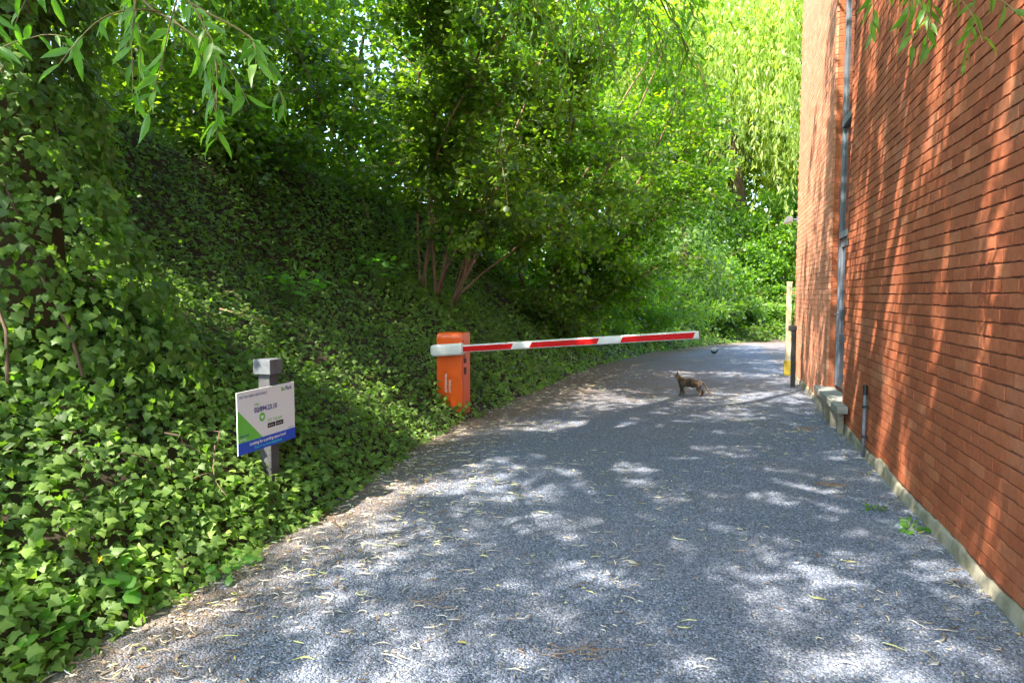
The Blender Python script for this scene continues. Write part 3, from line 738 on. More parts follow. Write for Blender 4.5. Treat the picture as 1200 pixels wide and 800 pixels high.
def shrub(name, label, cat, base, stems, L_, twigs_per, k, m, tmpl, lsize, bark, twl=(.6, 1.5), spread=.10, r0=.035, tmin=.28, bendz=-.1, group=None, keep=None, tone0=.45, base_r=.28):
    root = empty(name, base); tag(root, label, cat, group)
    tw = []; tq = MB()
    for (az, tilt, lf) in stems:
        d0 = np.array([math.cos(az) * math.sin(tilt), math.sin(az) * math.sin(tilt), math.cos(tilt)])
        out_ = np.array([math.cos(az), math.sin(az), bendz]) * .5
        b0 = base_r * math.sqrt(rng.random()); p0 = np.array([math.cos(az) * b0, math.sin(az) * b0, -.35])
        pts = curve_pts(p0, d0, L_ * lf, 10, out_, .11)
        q = MB(); q.tube(pts, np.linspace(r0 * (.6 + .6 * rng.random()), .006, 10), 6); q.build('stem', bark, root, smooth=True)
        for j in range(twigs_per):
            t = rng.uniform(tmin, 1) * 8.99; i = int(t); p = pts[i] * (1 - t + i) + pts[i + 1] * (t - i); sd_ = norm(pts[i + 1] - pts[i])
            a_ = rng.normal(size=3); a_[2] *= .5
            tp = curve_pts(p, norm(sd_ * .35 + norm(a_) * .9 + np.array([0, 0, .1])), rng.uniform(*twl), 6, (0, 0, -.5), .10)
            tq.tube(tp, np.linspace(.008, .002, 6), 3, cap=False); tw.append(tp)
    tq.build('twigs', bark, root, kind='stuff')
    p, d, n_, s_ = twig_leaves(tw, k, spread, lsize)
    if keep is not None:
        kk = keep(p + np.array(base)); p, d, n_, s_ = p[kk], d[kk], n_[kk], s_[kk]
    tn = np.clip(tone0 + .2 * snoise(p, 1.3, 3) + rng.normal(0, .2, len(p)), 0, 1)
    leaf_cloud('crown', tmpl, p, d, n_, s_, m, root, tn)
    return root
def crown_tree(name, label, base, trunk_h, r0, centre, radii, ncl, k, m, tmpl, lsize, cr=(.5, .9), bark=None, group=None, cat='tree', limbs=7, shell=.35, flat_=.75, keep=None):
    root = empty(name, base); tag(root, label, cat, group); bark = bark or M['bark']
    c = np.array(centre) - np.array(base); top = np.array([c[0] * .5, c[1] * .5, trunk_h])
    q = MB(); q.tube(curve_pts((0, 0, -.4), (c[0] * .3, c[1] * .3, trunk_h), trunk_h + .4, 10, (0, 0, .2), .03), np.linspace(r0 * 1.3, r0 * .32, 10), 9)
    tp = np.array(q.v[-9:]).mean(0); q.build('trunk', bark, root, smooth=True)
    rr_ = (shell + (1 - shell) * rng.random(ncl)) ** .5
    cc = c + rand_dirs(ncl) * np.array(radii) * rr_[:, None]
    for i in range(limbs):
        e = cc[rng.integers(ncl)]; pts = np.array([tp + (e - tp) * t + np.array([0, 0, .5 * math.sin(t * 3.1) * .6]) + rng.normal(0, .05, 3) * (0 < t < 1) for t in np.linspace(0, 1, 9)])
        pts[0] = tp - np.array([0, 0, .1])
        q = MB(); q.tube(pts, np.linspace(r0 * .3, .012, 9), 6); q.build('limb', bark, root, smooth=True)
    rad = rng.uniform(*cr, ncl); j = rng.integers(0, ncl, ncl * k)
    off = rng.normal(0, .5, (ncl * k, 3)) * rad[j][:, None]; off[:, 2] *= flat_
    p = cc[j] + off
    d = norm(rng.normal(0, .6, p.shape) + norm(off) * .4 + np.array([0, 0, -.35])); n_ = norm(rng.normal(0, .5, p.shape) + np.array([0, 0, .8]))
    if keep is not None:
        kk = keep(p + np.array(base)); p, d, n_, j = p[kk], d[kk], n_[kk], j[kk]
    tn = np.clip(.45 + .22 * rng.normal(size=ncl)[j] + rng.normal(0, .15, len(p)), 0, 1)
    leaf_cloud('crown', tmpl, p, d, n_, rng.uniform(*lsize, len(p)), m, root, tn)
    return root

# the hazel clump above the barrier: many stems fanning out of one stool
hz = [(a_, t_, f_) for a_, t_, f_ in [(3.5, .35, 1.0), (4.0, .22, 1.1), (2.7, .30, 1.0), (2.2, .4, .95), (5.0, .3, 1.05), (5.6, .4, .8), (.2, .3, .85), (.0, .5, .68), (.6, .45, .75), (5.9, .6, .62), (3.9, .6, .95), (3.2, .75, .9), (1.2, .3, 1.0), (4.5, .1, 1.15), (.9, .12, 1.15), (5.3, .15, 1.1), (3.0, .12, 1.1), (4.6, .45, .8), (2.6, .15, 1.1), (6.1, .22, 1.1)]]
shrub('hazel_shrub', 'big hazel clump of many brown stems rising behind the orange barrier', 'shrub', (-4.85, 11.0, 1.5), hz, 6.6, 27, 88, M['hazel'], ROUND5, (.07, .122), M['redbark'], (.6, 1.6), .10, .027, .34, -.05, base_r=.5, keep=lambda P_: P_[:, 0] < -1.0 + .4 * snoise(P_, 1.0, 2))
mp_ = [(5.2, .3, 1.0), (5.8, .45, .85), (.0, .3, .9), (.4, .5, .7), (6.0, .65, .62), (4.4, .3, 1.0), (3.3, .4, .9), (1.5, .3, 1.0), (.0, .15, 1.15), (5.0, .6, .95), (5.6, .15, 1.1), (6.2, .45, .8), (.1, .1, 1.15), (5.9, .85, .5)]
shrub('field_maple', 'dark leaved maple with reddish stems leaning over the far drive', 'tree', (-4.1, 16.2, .85), mp_, 7.6, 30, 86, M['maple'], ROUND5, (.07, .12), M['redbark'], (.7, 1.7), .11, .06, .16, -.05, keep=lambda P_: P_[:, 0] < 0.35 + .35 * snoise(P_, 1.0, 2))
el = [(a_, .15 + .9 * rng.random(), .6 + .5 * rng.random()) for a_ in rng.uniform(0, 6.28, 20)]
shrub('elder_bush', 'lush light green bush spilling down to the bend of the drive', 'bush', (-2.75, 19.3, .45), el, 2.9, 22, 60, M['elder'], LANCE2, (.12, .2), M['bark'], (.4, .9), .10, .02, .1, -.3)
el = [(a_, .1 + .8 * rng.random(), .6 + .5 * rng.random()) for a_ in rng.uniform(0, 6.28, 16)]
shrub('elder_bush', 'low rounded bush filling the gap below the leaning maple', 'bush', (-3.7, 14.6, .75), el, 1.5, 16, 36, M['hazel'], ROUND5, (.06, .1), M['redbark'], (.3, .7), .08, .015, .1, -.3)

el = [(a_, .1 + .9 * rng.random(), .6 + .5 * rng.random()) for a_ in rng.uniform(0, 6.28, 16)]
shrub('elder_bush', 'dark green bush at the bend right of the lush bush', 'bush', (-.6, 24.4, .2), el, 2.4, 18, 55, M['hazel'], LEAF2, (.09, .15), M['bark'], (.4, .8), .10, .02, .1, -.3)
el = [(a_, .1 + .9 * rng.random(), .6 + .5 * rng.random()) for a_ in rng.uniform(0, 6.28, 16)]
shrub('elder_bush', 'low dark bush at the end of the drive near the cream post', 'bush', (1.5, 26.8, .1), el, 2.2, 18, 55, M['ivy'], LEAF2, (.09, .15), M['bark'], (.4, .8), .10, .02, .1, -.3)
el = [(a_, .1 + .9 * rng.random(), .6 + .5 * rng.random()) for a_ in rng.uniform(0, 6.28, 14)]
shrub('elder_bush', 'shaded bush deep behind the hazel stems', 'bush', (-6.7, 14.2, 2.2), el, 2.4, 18, 55, M['hazel'], LEAF2, (.08, .13), M['bark'], (.4, .8), .10, .02, .1, -.3)
el = [(a_, .1 + .9 * rng.random(), .6 + .5 * rng.random()) for a_ in rng.uniform(0, 6.28, 14)]
shrub('elder_bush', 'shaded bush behind the foot of the leaning maple', 'bush', (-6.2, 18.0, 1.5), el, 2.6, 18, 55, M['hazel'], LEAF2, (.08, .13), M['bark'], (.4, .8), .10, .02, .1, -.3)
el = [(a_, .1 + .9 * rng.random(), .6 + .5 * rng.random()) for a_ in rng.uniform(0, 6.28, 14)]
shrub('elder_bush', 'leafy bush on top of the ivy curtain at upper left', 'bush', (-7.5, 7.7, 3.2), el, 2.4, 20, 60, M['hazel'], LEAF2, (.07, .11), M['bark'], (.4, .8), .10, .02, .1, -.3)
# taller trees on top of the bank
for i, (x, y, h, R_, lab, mm) in enumerate([
        (-8.6, 4.8, 6.5, 2.9, 'tree with bright leaves above the ivy curtain at upper left', 'hazel'),
        (-9.4, 9.2, 7.4, 3.2, 'tree standing behind the left half of the hazel clump', 'hazel'),
        (-8.4, 14.2, 6.2, 3.2, 'yellow green tree showing through the middle of the hazel', 'maple'),
        (-7.2, 20.0, 6.5, 3.4, 'tall yellow green tree behind the leaning maple', 'maple'),
        (-5.2, 26.5, 9.6, 3.6, 'tallest bank tree rising between the maple and the willow', 'maple')]):
    crown_tree('bank_tree', lab, (x, y, 3.0 if y < 14 else 2.2), h - 1.5, .14, (x + .4, y, h + .2), (R_, R_, 3.3), 95 if y > 10 else 85, 260, M[mm], LEAF2, (.09, .15), (.6, 1.1), group='trees on top of the bank')

# ivy-clad trunk near the bend
ic = empty('ivy_clad_tree', (-1.15, 23.2, .2)); tag(ic, 'dark ivy covered tree trunk beyond the light green bush', 'tree')
q = MB(); q.tube(curve_pts((0, 0, -.4), (0, 0, 1), 4.6, 8, wob=.02), np.linspace(.28, .08, 8), 8); q.build('trunk', M['bark'], ic, smooth=True)
K = 7000; z = rng.random(K) ** 1.15 * 5.0; a_ = rng.uniform(0, 6.28, K); r_ = (.55 + .55 * np.exp(-((z - 2.2) / 1.4) ** 2) + .2 * rng.normal(size=K)) * (1 + .25 * np.sin(a_ * 3 + z * 2))
p = np.stack([r_ * np.cos(a_) * 1.2, r_ * np.sin(a_), z], -1); o_ = np.stack([np.cos(a_), np.sin(a_), .4 + 0 * a_], -1)
leaf_cloud('crown', IVY5, p, norm(np.array([0, 0, -1]) + rng.normal(0, .5, (K, 3))), norm(o_ + rng.normal(0, .4, (K, 3))), rng.uniform(.09, .15, K), M['ivy'], ic, np.clip(rng.normal(.3, .15, K), 0, 1))

# weeping willows closing the view
def weeping(name, label, base, centre, radii, nst, k, m, lsize, lmin, group=None, zmin=.9, keep=None):
    root = empty(name, base); tag(root, label, 'tree', group); b_ = np.array(base); c = np.array(centre) - b_
    q = MB(); q.tube(curve_pts((0, 0, -.3), (c[0] * .1, c[1] * .1, 1), c[2], 9, wob=.03), np.linspace(.42, .2, 9), 9); tp = np.array(q.v[-9:]).mean(0); q.build('trunk', M['bark'], root, smooth=True)
    dirs = rand_dirs(nst); dirs[:, 2] = np.abs(dirs[:, 2]) * .9 + .05
    st_ = c + dirs * np.array(radii) * (.5 + .5 * rng.random((nst, 1)) ** .5)
    for i in range(9):
        e = st_[rng.integers(nst)] * .9 + tp * .1
        pts = np.array([tp + (e - tp) * t + np.array([0, 0, .9 * math.sin(t * 3.14)]) for t in np.linspace(0, 1, 9)])
        q = MB(); q.tube(pts, np.linspace(.16, .02, 9), 6); q.build('limb', M['bark'], root, smooth=True)
    Ls = rng.uniform(lmin, lmin + 4.0, nst); Ls = np.minimum(Ls, st_[:, 2] - zmin - 1.0 * rng.random(nst))
    outw = norm(dirs * np.array([1, 1, 0]))
    t = rng.random((nst, k)); sw = rng.normal(0, .12, (nst, 1, 3))
    p = st_[:, None, :] + outw[:, None, :] * (1.0 * (1 - np.exp(-3 * t)))[..., None] + np.array([0, 0, -1.0]) * (Ls[:, None] * t)[..., None] + sw * t[..., None] * 3 + rng.normal(0, .07, (nst, k, 3))
    tnst = np.repeat(np.clip(.5 + .2 * rng.normal(size=nst), 0, 1), k)
    p = p.reshape(-1, 3)
    d = norm(np.array([0, 0, -1.0]) + rng.normal(0, .38, p.shape)); n_ = norm(rng.normal(0, 1, p.shape) + np.array([-.3, -.6, .5]))
    if keep is not None:
        kk = keep(p + b_); p, d, n_, tnst = p[kk], d[kk], n_[kk], tnst[kk]
    leaf_cloud('crown', LANCE2, p, d, n_, rng.uniform(*lsize, len(p)), m, root, np.clip(tnst + rng.normal(0, .15, len(p)), 0, 1))
    return root
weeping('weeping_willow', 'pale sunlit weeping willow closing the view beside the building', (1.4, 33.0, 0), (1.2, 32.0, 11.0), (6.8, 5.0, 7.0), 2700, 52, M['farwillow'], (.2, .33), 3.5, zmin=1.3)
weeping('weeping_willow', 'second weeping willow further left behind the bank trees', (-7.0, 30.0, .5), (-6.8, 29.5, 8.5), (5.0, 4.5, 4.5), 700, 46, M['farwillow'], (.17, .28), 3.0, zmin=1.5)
crown_tree('far_tree', 'rounded green tree in shade below the weeping willow', (-.4, 28.2, 0), 2.2, .12, (-.2, 28.0, 2.4), (2.6, 1.6, 1.5), 40, 230, M['elder'], LEAF2, (.09, .15), (.4, .7))
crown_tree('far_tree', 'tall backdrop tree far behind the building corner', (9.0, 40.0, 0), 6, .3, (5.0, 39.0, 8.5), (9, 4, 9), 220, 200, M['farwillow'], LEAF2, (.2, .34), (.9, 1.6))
crown_tree('far_tree', 'tall backdrop tree far behind the second willow', (-8.0, 39.0, 0), 6, .3, (-7, 39.0, 7), (8, 4, 7), 150, 200, M['hazel'], LEAF2, (.2, .34), (.9, 1.6))

crown_tree('far_tree', 'dark rounded shrub in front of the far brown wall', (3.2, 29.5, 0), 1.4, .10, (3.0, 29.6, 3.0), (3.2, 1.4, 3.0), 110, 230, M['elder'], LEAF2, (.1, .17), (.4, .8))
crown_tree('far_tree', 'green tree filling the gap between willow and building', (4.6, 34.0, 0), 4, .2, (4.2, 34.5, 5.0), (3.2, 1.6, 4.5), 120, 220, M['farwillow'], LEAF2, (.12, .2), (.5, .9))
crown_tree('far_tree', 'dark evergreen shrub at the far end of the drive left of the wall', (-1.6, 26.6, .2), 1.2, .08, (-1.4, 26.4, 1.5), (1.6, 1.0, 1.2), 30, 200, M['ivy'], LEAF2, (.08, .14), (.35, .6))

# ------------------------------------------------------------------ the overhanging willow at the left
wt = empty('willow_tree', (-4.65, 3.35, .9)); tag(wt, 'willow overhanging the drive with drooping sprays of narrow leaves', 'tree')
WB = np.array([-4.65, 3.35, .9])
q = MB(); tpts = np.array([(0, 0, -.9), (0, 0, .3), (.02, .02, 1.4), (.05, .0, 2.6), (.12, -.05, 3.8), (.25, -.1, 5.0)])
q.tube(tpts, [.60, .46, .40, .37, .34, .30], 14); q.build('trunk', M['bark'], wt, smooth=True)
ttop = tpts[-1]
CC = np.array([-2.3, 1.6, 7.6]) - WB
ncl = 680; rr_ = rng.random(ncl) ** .45
cl = CC + rand_dirs(ncl) * np.array([5.0, 8.6, 2.1]) * rr_[:, None]
# keep the crown above the frame: nothing lower than the line of sight of the top edge, apart from the sprays below
def above(P_):
    d_ = np.hypot(P_[:, 0], P_[:, 1]); return P_[:, 2] > CAM_H + .62 + .50 * d_
cl = cl[above(cl + WB + np.array([0, 0, -.9]))]; ncl = len(cl)
for i in range(22):
    e = cl[rng.integers(ncl)]
    pts = np.array([ttop + (e - ttop) * t + np.array([0, 0, .8 * math.sin(t * 3.14)]) + rng.normal(0, .06, 3) * (0 < t) for t in np.linspace(0, 1, 9)])
    q = MB(); q.tube(pts, np.linspace(.15, .02, 9), 7); q.build('limb', M['bark'], wt, smooth=True)
k = 195; rad = rng.uniform(.25, .62, ncl); j = rng.integers(0, ncl, ncl * k)
off = rand_dirs(ncl * k) * (rng.random((ncl * k, 1)) ** .4) * rad[j][:, None]
p = cl[j] + off; kk = above(p + WB); p = p[kk]
# gaps cut along the sun's rays to shape light patches on drive and wall
g_ = p + WB; g_ = g_ - SUN * (g_[:, 2:3] / SUN[2])
sl_ = norm(np.array([-SUN[0], -SUN[1], 0])); pe_ = np.array([-sl_[1], sl_[0], 0])
g1 = g_ * np.array([1, .8, 0])
n1 = snoise(g1, .25, 2) + .08 * snoise(g1, 1.9, 4) + .75 * snoise(g1, .14, 1)
g2 = np.stack([g_ @ sl_ / 7.0, g_ @ pe_, np.zeros(len(g_))], -1)
n2_ = snoise(g2, .30, 3) + .5 * snoise(g2, .9, 1) + .4 * snoise(g2, .14, 2)
lit = np.where(g_[:, 0] < WX, n1 > np.quantile(n1, .69), n2_ > np.quantile(n2_, .62))
lit &= rng.random(len(p)) > .10
p = p[~lit]
leaf_cloud('crown', LANCE2, p, norm(np.array([0, 0, -.8]) + rng.normal(0, .6, p.shape)), norm(rng.normal(0, .7, p.shape) + np.array([0, 0, .5])), rng.uniform(.14, .22, len(p)), M['willow'], wt, rng.random(len(p)))
# sprays that hang into view: (centre, half extents, shoots, leaf length, branch start)
SP = dict(p=[], d=[], n=[], s=[], t=[])
def spray(starts, lens, leaf, nl, dirs, m_, droop=1.3):
    for s0, L_, d0 in zip(starts, lens, dirs):
        pts = curve_pts(np.array(s0) - WB, d0, L_, 10, (0, 0, -droop), .06)
        m_.tube(pts, np.linspace(.0045, .0015, 10), 4, cap=False)
        for i in range(nl):
            t = (.12 + .88 * (i + rng.random()) / nl) * 8.99; a_ = int(t); p_ = pts[a_] * (1 - t + a_) + pts[a_ + 1] * (t - a_); dr__ = norm(pts[a_ + 1] - pts[a_])
            side = norm(np.cross(dr__, rng.normal(size=3)))
            SP['p'].append(p_); SP['d'].append(norm(dr__ * .55 + side * .65 + np.array([0, 0, -.45]) + rng.normal(0, .15, 3))); SP['n'].append(norm(rng.normal(0, .55, 3) + np.array([.2, -.5, .6])))
            SP['s'].append(leaf * rng.uniform(.65, 1.15)); SP['t'].append(np.clip(rng.normal(.5, .2), 0, .999))
def hang(nm, branch, n_sh, leaf, nl, lens, jitter=.16, r0=.012, side=.5):
    bpts = np.array(branch, float)
    tt = np.linspace(0, 1, 12); bp = np.stack([np.interp(tt, np.linspace(0, 1, len(bpts)), bpts[:, c]) for c in range(3)], -1) + rng.normal(0, .012, (12, 3))
    q = MB(); q.tube(bp - WB, np.linspace(r0, .004, 12), 6)
    st_, di_, le_ = [], [], []
    for i in range(n_sh):
        t = (i + rng.random()) / n_sh * 10.99; a_ = int(t); st_.append(bp[a_] * (1 - t + a_) + bp[a_ + 1] * (t - a_) + rng.normal(0, .01, 3))
        di_.append(norm(norm(bp[-1] - bp[0]) * .5 + rng.normal(0, side, 3) + np.array([0, 0, -.15]))); le_.append(rng.uniform(*lens))
    spray(st_, le_, leaf, nl, di_, q)
    q.build('branch', M['twig'], wt, smooth=True)
# upper left, about three metres away
hang('a', [(-3.6, 2.9, 4.2), (-2.9, 2.5, 3.35), (-2.35, 2.35, 2.75), (-2.0, 2.45, 2.48)], 14, .125, 9, (.35, .6))
hang('b', [(-3.4, 2.6, 4.0), (-2.7, 2.2, 3.2), (-2.15, 2.2, 2.75), (-1.75, 2.4, 2.5)], 14, .12, 9, (.3, .55))
hang('c', [(-3.5, 2.3, 3.7), (-2.9, 2.0, 2.95), (-2.6, 1.9, 2.6)], 6, .12, 8, (.3, .5))
hang('d', [(-3.8, 2.6, 3.3), (-3.2, 2.3, 2.75), (-2.85, 2.15, 2.4)], 6, .12, 8, (.3, .5))
# right, in front of the brick wall
hang('e', [(-.2, 2.6, 4.6), (.35, 2.9, 3.6), (.66, 3.1, 2.85), (.98, 3.25, 2.72)], 15, .10, 8, (.25, .45))
hang('f', [(.1, 2.8, 4.4), (.45, 3.3, 3.15), (.75, 3.5, 2.9)], 12, .10, 8, (.25, .4))
n_view = len(SP['p'])
# middle, about six metres away
for bx_, by_, bz_ in ((-1.5, 5.8, 3.9), (-1.0, 5.9, 3.75), (-.5, 6.2, 3.7), (-.25, 6.6, 3.6), (-.75, 5.6, 4.1), (-1.9, 6.0, 4.2), (-.35, 7.2, 4.0), (-1.3, 6.6, 4.2), (-.6, 7.0, 3.9), (-1.15, 5.5, 4.2), (-.4, 5.9, 4.2)):
    hang('m', [(bx_ - .9, by_ - 1.2, bz_ + 1.5), (bx_ - .3, by_ - .4, bz_ + .5), (bx_, by_, bz_)], 8, .115, 13, (.6, 1.15))
# upper left, second layer further in
for bx_, by_, bz_ in ((-4.1, 4.6, 3.9), (-3.6, 4.9, 4.0), (-4.6, 5.3, 4.2), (-3.3, 5.4, 4.5)):
    hang('n', [(bx_ - .5, by_ - .8, bz_ + 1.3), (bx_ - .2, by_ - .3, bz_ + .5), (bx_, by_, bz_)], 7, .12, 12, (.5, 1.0))
A_ = {k_: np.array(v_) for k_, v_ in SP.items()}
x_, y_, z_ = view(A_['p'] + WB); ins = (x_ > 0) & (x_ < 1200) & (y_ > 0) & (y_ < 800) & (z_ > .2)
rk = np.where(ins, np.linalg.norm(A_['p'] + WB - CP, axis=1), 1e9); no = np.zeros(len(rk), bool); no[np.argsort(rk)[:300]] = True; no &= ins
leaf_objects(LANCE, A_['p'][no], A_['d'][no], A_['n'][no], A_['s'][no], M['willow'], wt, A_['t'][no])
leaf_cloud('spray_leaves', LANCE, A_['p'][~no], A_['d'][~no], A_['n'][~no], A_['s'][~no], M['willow'], wt, A_['t'][~no])

# ivy climbing that trunk
ivy3 = empty('ivy'); tag(ivy3, 'large leaved ivy climbing the tree trunk at the left edge', 'ivy')
K = 14000; z = rng.random(K) * 4.6; a_ = rng.uniform(-2.6, 1.6, K)
r_ = .47 + .80 * np.exp(-z / 1.1) + .10 * np.sin(a_ * 2 + z * 1.7) + .12 * snoise(np.stack([np.cos(a_), np.sin(a_), z], -1), .6, 2)
o_ = np.stack([np.cos(a_), np.sin(a_), .25 + 0 * a_], -1)
pos = np.stack([WB[0] + .02 * z + np.cos(a_) * r_, WB[1] + np.sin(a_) * r_, .75 + z], -1) + norm(o_) * (rng.beta(1.5, 1.5, K) * .16)[:, None]
dd = norm(np.array([0, 0, -1.0]) + o_ * .3 + rng.normal(0, .5, (K, 3))); nn = norm(o_ + np.array([0, 0, .35]) + rng.normal(0, .36, (K, 3)))
size = rng.uniform(.038, .078, K); tone = np.clip(.33 + .18 * snoise(pos, .7, 5) + rng.normal(0, .15, K) + .3 * (rng.random(K) < .08), 0, 1)
plant_leaves(ivy3, np.ones(K, bool), IVY, IVY5, M['ivy'], 200)
paths = []
for a0 in (-.2, -.6, -1.0, -1.4):
    zz = np.linspace(.3, 4.4, 16); aa = a0 + np.cumsum(rng.normal(0, .06, 16)); rr_ = .55 + .80 * np.exp(-zz / 1.1)
    paths.append((np.stack([WB[0] + .02 * zz + np.cos(aa) * rr_, WB[1] + np.sin(aa) * rr_, .75 + zz], -1), .011))
ivy_stems(ivy3, paths)

# ------------------------------------------------------------------ small plants
def herb(name, label, cat, base, nl, rad, hgt, lsize, m, tmpl=ROUND, flowers=0, lean=(0, 0), group=None):
    root = empty(name, base); tag(root, label, cat, group)
    P_, D_, N_, S_ = [], [], [], []
    for i in range(nl):
        a_ = rng.uniform(0, 6.28); r_ = rad * math.sqrt(rng.random()); h_ = hgt * (.35 + .65 * rng.random()) * (1 - .45 * r_ / rad)
        e = np.array([r_ * math.cos(a_) + lean[0] * h_, r_ * math.sin(a_) + lean[1] * h_, h_])
        P_.append(e); D_.append(norm(np.array([math.cos(a_), math.sin(a_), -.2]) + rng.normal(0, .4, 3))); N_.append(norm(np.array([.1, -.25, 1.0]) + rng.normal(0, .28, 3))); S_.append(rng.uniform(*lsize))
        q = MB(); q.tube(np.array([(e[0] * .3, e[1] * .3, -.03), (e[0] * .6, e[1] * .6, e[2] * .55), e]), [.003, .0025, .0018], 4); q.build('stem', M['stem'], root)
    leaf_objects(tmpl, np.array(P_), np.array(D_), np.array(N_), np.array(S_), m, root, np.clip(rng.normal(.55, .2, nl), 0, .999))
    for i in range(flowers):
        c = np.array([rad * .5 + .02 * i, -.05 * i, hgt * (.9 - .12 * i)])
        q = MB(); q.tube(np.array([(c[0] * .4, 0, 0), c * .7, c]), .002, 4); fs = q.build('flower_stem', M['stem'], root)
        for j in range(5):
            an = j * 1.2566; t_ = np.array([math.cos(an), math.sin(an) * .6, math.sin(an) * .8])
            q = MB(); u_ = np.array([-t_[1], t_[0], .3]); u_ = u_ / np.linalg.norm(u_)
            q.add([c, c + t_ * .010 + u_ * .006, c + t_ * .019, c + t_ * .010 - u_ * .006, c + t_ * .010 + np.array([0, -.003, .002])], [(0, 1, 4), (1, 2, 4), (2, 3, 4), (3, 0, 4)]); q.build('petal', M['yellow'], fs)
    return root
herb('celandine', 'bright round leaved weed with a small yellow flower at lower left', 'plant', (-2.93, 2.45, .05), 46, .30, .25, (.06, .11), M['herb'], ROUND, 1)
herb('celandine', 'low clump of rounded leaves at the extreme left foreground', 'plant', (-2.85, 2.12, .02), 34, .26, .24, (.05, .09), M['herb'], ROUND, 0)
herb('clover', 'small round leaved weed creeping onto gravel below the sign', 'plant', (-2.58, 3.05, .0), 26, .17, .12, (.035, .06), M['herb'], ROUND, 0)
herb('weed', 'small bright green weed growing at the foot of the brick wall', 'plant', (1.22, 4.92, .0), 16, .09, .07, (.035, .06), M['herb'], ROUND5, 0)
herb('weed', 'tiny weed further along the wall foot beside the brighter one', 'plant', (1.10, 5.30, .0), 9, .06, .05, (.03, .05), M['herb'], ROUND5, 0)
ub = np.interp(6.6, ECY, EU)
def on_bank(y, s):
    u = np.interp(y, ECY, EU); return bank_p(np.array([u]), np.array([s]))[0]
b_ = on_bank(7.1, 2.05); herb('bramble', 'light green bramble shoot arching out of the ivy above the sign', 'plant', tuple(b_), 60, .45, .55, (.06, .11), M['herb'], ROUND, 0, (.3, -.2))
b_ = on_bank(8.9, 2.0); herb('bramble', 'leafy bramble sprig just left of the hazel stems', 'plant', tuple(b_), 50, .35, .6, (.07, .12), M['herb'], ROUND, 0, (.3, -.2))
b_ = on_bank(8.35, .30); herb('weed', 'yellowish weed tuft at the foot of the orange housing', 'plant', (-2.95, 7.72, .1), 14, .10, .17, (.05, .08), M['herb'], ROUND5, 0)
# dead stick lying on the ivy
b_ = on_bank(5.55, 1.45); sk = empty('stick', tuple(b_)); tag(sk, 'bare brown stick poking out of the ivy left of the sign', 'stick')
q = MB(); q.tube(np.array([(-.12, -.22, .22), (-.03, -.05, .16), (.05, .1, .12), (.1, .22, .06)]), [.012, .011, .009, .006], 6); q.build('twig', M['deadwood'], sk, smooth=True)
q = MB(); q.tube(np.array([(-.03, -.05, .16), (.0, -.03, .22), (.01, .01, .26)]), [.005, .004, .002], 5); q.build('side_twig', M['deadwood'], sk, smooth=True)

# ------------------------------------------------------------------ litter on the drive
def ground_pts(K, x0=-3.0, x1=1.3, y0=1.2, y1=14):
    y = y0 + (y1 - y0) * rng.random(K) ** 1.5; x = rng.uniform(x0, x1, K)
    return x, y
# pale fallen catkins in drifts
x, y = ground_pts(34000); de = x - edge_x(y); P_ = np.stack([x, y * .55, 0 * x], -1)
w_ = np.clip(.10 + .55 * np.clip(1 - de / 1.6, 0, 1) + .30 * snoise(P_, .55, 4) + .18 * snoise(P_, 1.6, 1), .015, 1) * (de > -.02) * .38
k_ = rng.random(len(x)) < w_; x, y = x[k_], y[k_]; K = len(x)
L_ = .02 + .085 * rng.random(K) ** 1.6; a_ = rng.normal(.2, 1.0, K); cv = rng.normal(0, 2.4, K)
NS = 5; VV = np.zeros((K, NS, 4, 3)); t = np.linspace(-.5, .5, NS)
for i in range(NS):
    an = a_ + cv * t[i]; cx_ = x + L_ * t[i] * np.cos(a_ + cv * t[i] * .5); cy_ = y + L_ * t[i] * np.sin(a_ + cv * t[i] * .5)
    rw = (.0013 + .0018 * (1 - (2 * t[i]) ** 2)) * rng.uniform(.6, 1.5, K); cz = drive_z(cx_, cy_) + .010 + rw
    for c, (u_, v_) in enumerate(((1, 0), (0, 1), (-1, 0), (0, -1))):
        VV[:, i, c] = np.stack([cx_ - np.sin(an) * rw * u_, cy_ + np.cos(an) * rw * u_, cz + rw * v_], -1)
base_f = [(i * 4 + c, i * 4 + (c + 1) % 4, (i + 1) * 4 + (c + 1) % 4, (i + 1) * 4 + c) for i in range(NS - 1) for c in range(4)]
F = (np.array(base_f)[None] + (np.arange(K) * NS * 4)[:, None, None]).reshape(-1, 4)
m, n, l = mat('dry_catkin'); at = N(n, "ShaderNodeAttribute", attribute_name="tone")
r = ramp(n, [(0, (.16, .11, .065)), (.25, (.42, .37, .28)), (.8, (.60, .57, .48)), (1, (.50, .52, .14))]); l.new(at.outputs['Fac'], r.inputs[0])
p = N(n, "ShaderNodeBsdfPrincipled"); p.inputs['Roughness'].default_value = .9; l.new(r.outputs[0], p.inputs['Base Color']); out(n, l, p.outputs[0])
tag(link('fallen_catkins', mesh_np('fallen_catkins', VV.reshape(-1, 3), F, m, np.repeat(rng.random(K), len(base_f)))), 'pale dry catkins strewn over the gravel drive', 'catkins', kind='stuff')
